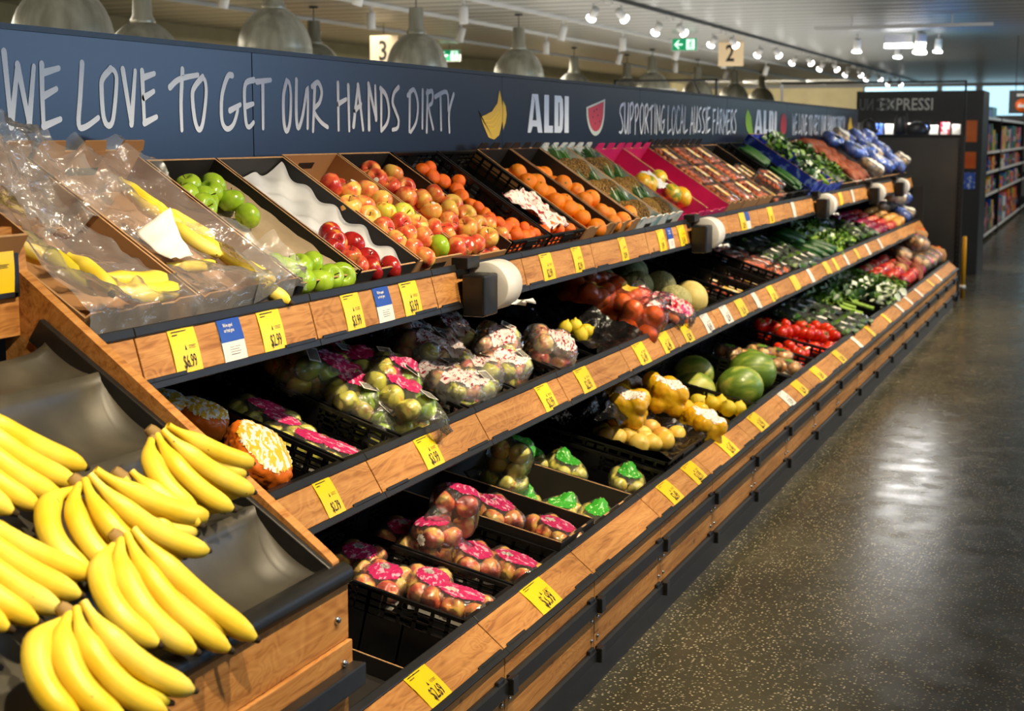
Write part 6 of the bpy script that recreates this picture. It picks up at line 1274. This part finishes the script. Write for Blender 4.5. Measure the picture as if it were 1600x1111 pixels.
for k, (x, z, sx, sz) in enumerate(((-2.02, 1.80, .085, .13), (-1.70, 1.80, .065, .17), (-1.52, 1.80, .11, .10))):
    M = T(x-.55+.0, 16.75, z-.02)
    eb = empty('kettle', loc=(x-.42, 16.62, z-.075)); tag(eb, 'dark rounded kettle silhouette on top of the end unit, ' + ORD[k] + ' from the left', 'kettle', 'kettles on the end unit')
    linkobj('body', MB().lathe([(0, -.035), (sx*.9, -.035), (sx, .02), (sx*.8, sz*.9), (sx*.3, sz*1.15), (0, sz*1.2)], 20).mesh('body', MT['black_plastic']), eb)
    linkobj('handle', MB().tube([(sx*.5, 0, sz), (sx*1.05, 0, sz*1.2), (sx*1.25, 0, sz*.5), (sx, 0, .0)], .009, 6).mesh('handle', MT['black_plastic']), eb)
bpy.data.objects['end_display_unit']; e = bpy.data.objects['end_display_unit']; epart('top_shelf', MB().bb(-3.30, -1.46, 16.34, 16.9, 1.665, 1.685), 'rail_metal')
for k, (z0, z1, cm_) in enumerate(((1.62, 1.88, 'carrot_skin'), (1.3, 1.5, 'carrot_skin'), (1.05, 1.25, 'label_blue'))):
    o = MB().bb(-1.69, -1.56, 19.462, 19.479, z0, z1).build('notice_card', MT[cm_]); tag(o, ('orange notice card high on the dark column beside the glass screen', 'orange card below the upper orange card on the dark column', 'blue card on the dark column')[k], 'notice card')
# yellow bollard at the corner
e = empty('bollard', loc=(-1.41, 16.62, 0)); tag(e, 'thin yellow corner bollard at the end of the dark unit', 'bollard')
linkobj('post', MB().lathe([(0, .655), (.018, .65), (.024, .635), (.024, .0), (0, 0)][::-1], 14).mesh('post', MT['yellow_paint']), e); linkobj('collar', MB().lathe([(.025, .10), (.032, .10), (.032, .14), (.025, .14)], 14).mesh('collar', MT['white_plastic']), e)
# hanging sign on the right and the brace
e = empty('hanging_sign', loc=(-1.2, 24.0, 0)); tag(e, 'dark hanging sign with an orange and white badge at the right edge', 'sign')
linkobj('board', MB().bb(-.29, .45, 0, .04, 2.02, 2.36).mesh('board', MT['dark_panel']), e); linkobj('badge', MB().lathe([(0, .004), (.10, .004), (.10, 0)], 20, T(-.10, -.002, 2.14) @ RX(PI/2)).mesh('badge', MT['carrot_skin']), e); linkobj('badge_text', MB().bb(-.16, -.04, -.008, -.006, 2.11, 2.15).bb(-.18, 0, -.006, -.004, 2.27, 2.31).mesh('badge_text', MT['tag_white']), e)
linkobj('hanging_rod', MB().tube([(-.2, .02, 2.36), (-.2, .02, CEIL)], .006, 6).tube([(.35, .02, 2.36), (.35, .02, CEIL)], .006, 6).mesh('hanging_rod', MT['rail_metal']), e)
# ================================================================ grocery shelving beyond
cols = [('red', (178, 30, 40)), ('blue', (40, 90, 180)), ('yellow', (225, 190, 60)), ('white', (225, 222, 215)), ('teal', (60, 140, 150)), ('purple', (110, 50, 120)), ('orange', (225, 120, 40)), ('green', (60, 130, 70)), ('pink', (215, 120, 140)), ('brown', (120, 80, 50))]
for n_, c_ in cols: mat('pack_'+n_, rgb(*c_), .4)
for part_ in range(3):
    ya = 21.2+7.2*part_; yb = ya+7.0
    e = empty('grocery_shelving', loc=(-2.2, ya, 0)); tag(e, 'grocery shelving with white shelf edges along the far aisle, ' + ('nearest section', 'middle section', 'farthest section')[part_], 'shelving', 'far aisle shelving')
    mb = MB().bb(-2.7, -2.66, ya, yb, 0, 2.0); o = mb.build('back_panel', MT['dark_panel']); o.parent = e; o.matrix_parent_inverse = T(2.2, -ya, 0)
    mb = MB().bb(-2.66, -1.86, ya, ya+.03, 0, 2.02); o = mb.build('side_panel', MT['rail_metal']); o.parent = e; o.matrix_parent_inverse = T(2.2, -ya, 0)
    for z in (.12, .76, 1.12, 1.44, 1.98):
        o = MB().bb(-2.66, -1.87, ya+.03, yb, z-.02, z).build('shelf', MT['rail_metal']); o.parent = e; o.matrix_parent_inverse = T(2.2, -ya, 0)
        o = MB().bb(-1.875, -1.86, ya+.03, yb, z-.035, z+.01).build('shelf_edge', MT['white_plastic']); o.parent = e; o.matrix_parent_inverse = T(2.2, -ya, 0)
cnt = {}
for si, z in enumerate((.12, .76, 1.12, 1.44)):
    y = 21.3; hmax = (.55, .29, .26, .46)[si]
    while y < 35:
        wd_ = rnd.uniform(.10, .28)*(1 if y < 28 else 1.8); hh = hmax*rnd.uniform(.6, .98); n_, c_ = rnd.choice(cols)
        if (y % 7.2) < 0: pass
        # skip the side panels of the sections
        if any(y < q+.05 and y+wd_ > q-.22 for q in (28.4, 35.6)): y += .12; continue
        o = MB().bb(-2.2, -1.90-rnd.uniform(0, .03), y, y+wd_-.012, z+.001, z+hh); o.cm = 1; o.bb(-1.899, -1.897, y+.02, y+wd_-.03, z+hh*.35, z+hh*.6)
        o = o.build('grocery_pack', [MT['pack_'+n_], MT['pack_'+rnd.choice(cols)[0]]]); k = cnt[(si, n_)] = cnt.get((si, n_), 0)+1
        tag(o, '%s grocery pack, far aisle %s, %s %s one from near end' % (n_, ('lowest shelf', 'second shelf', 'third shelf', 'top shelf')[si], ORD[k-1], n_), 'grocery pack', 'grocery packs'); y += wd_
# top row of large blue display boxes
for k in range(6):
    y = 21.4+1.1*k; o = MB().bb(-2.6, -1.92, y, y+1.0, 1.985, 2.12+.05*(k % 2)).build('display_box', MT[('pack_blue', 'pack_teal')[k % 2]]); tag(o, 'large blue box lying on top of the far aisle shelving, ' + ORD[k] + ' from the near end', 'box', 'boxes on the far shelving')
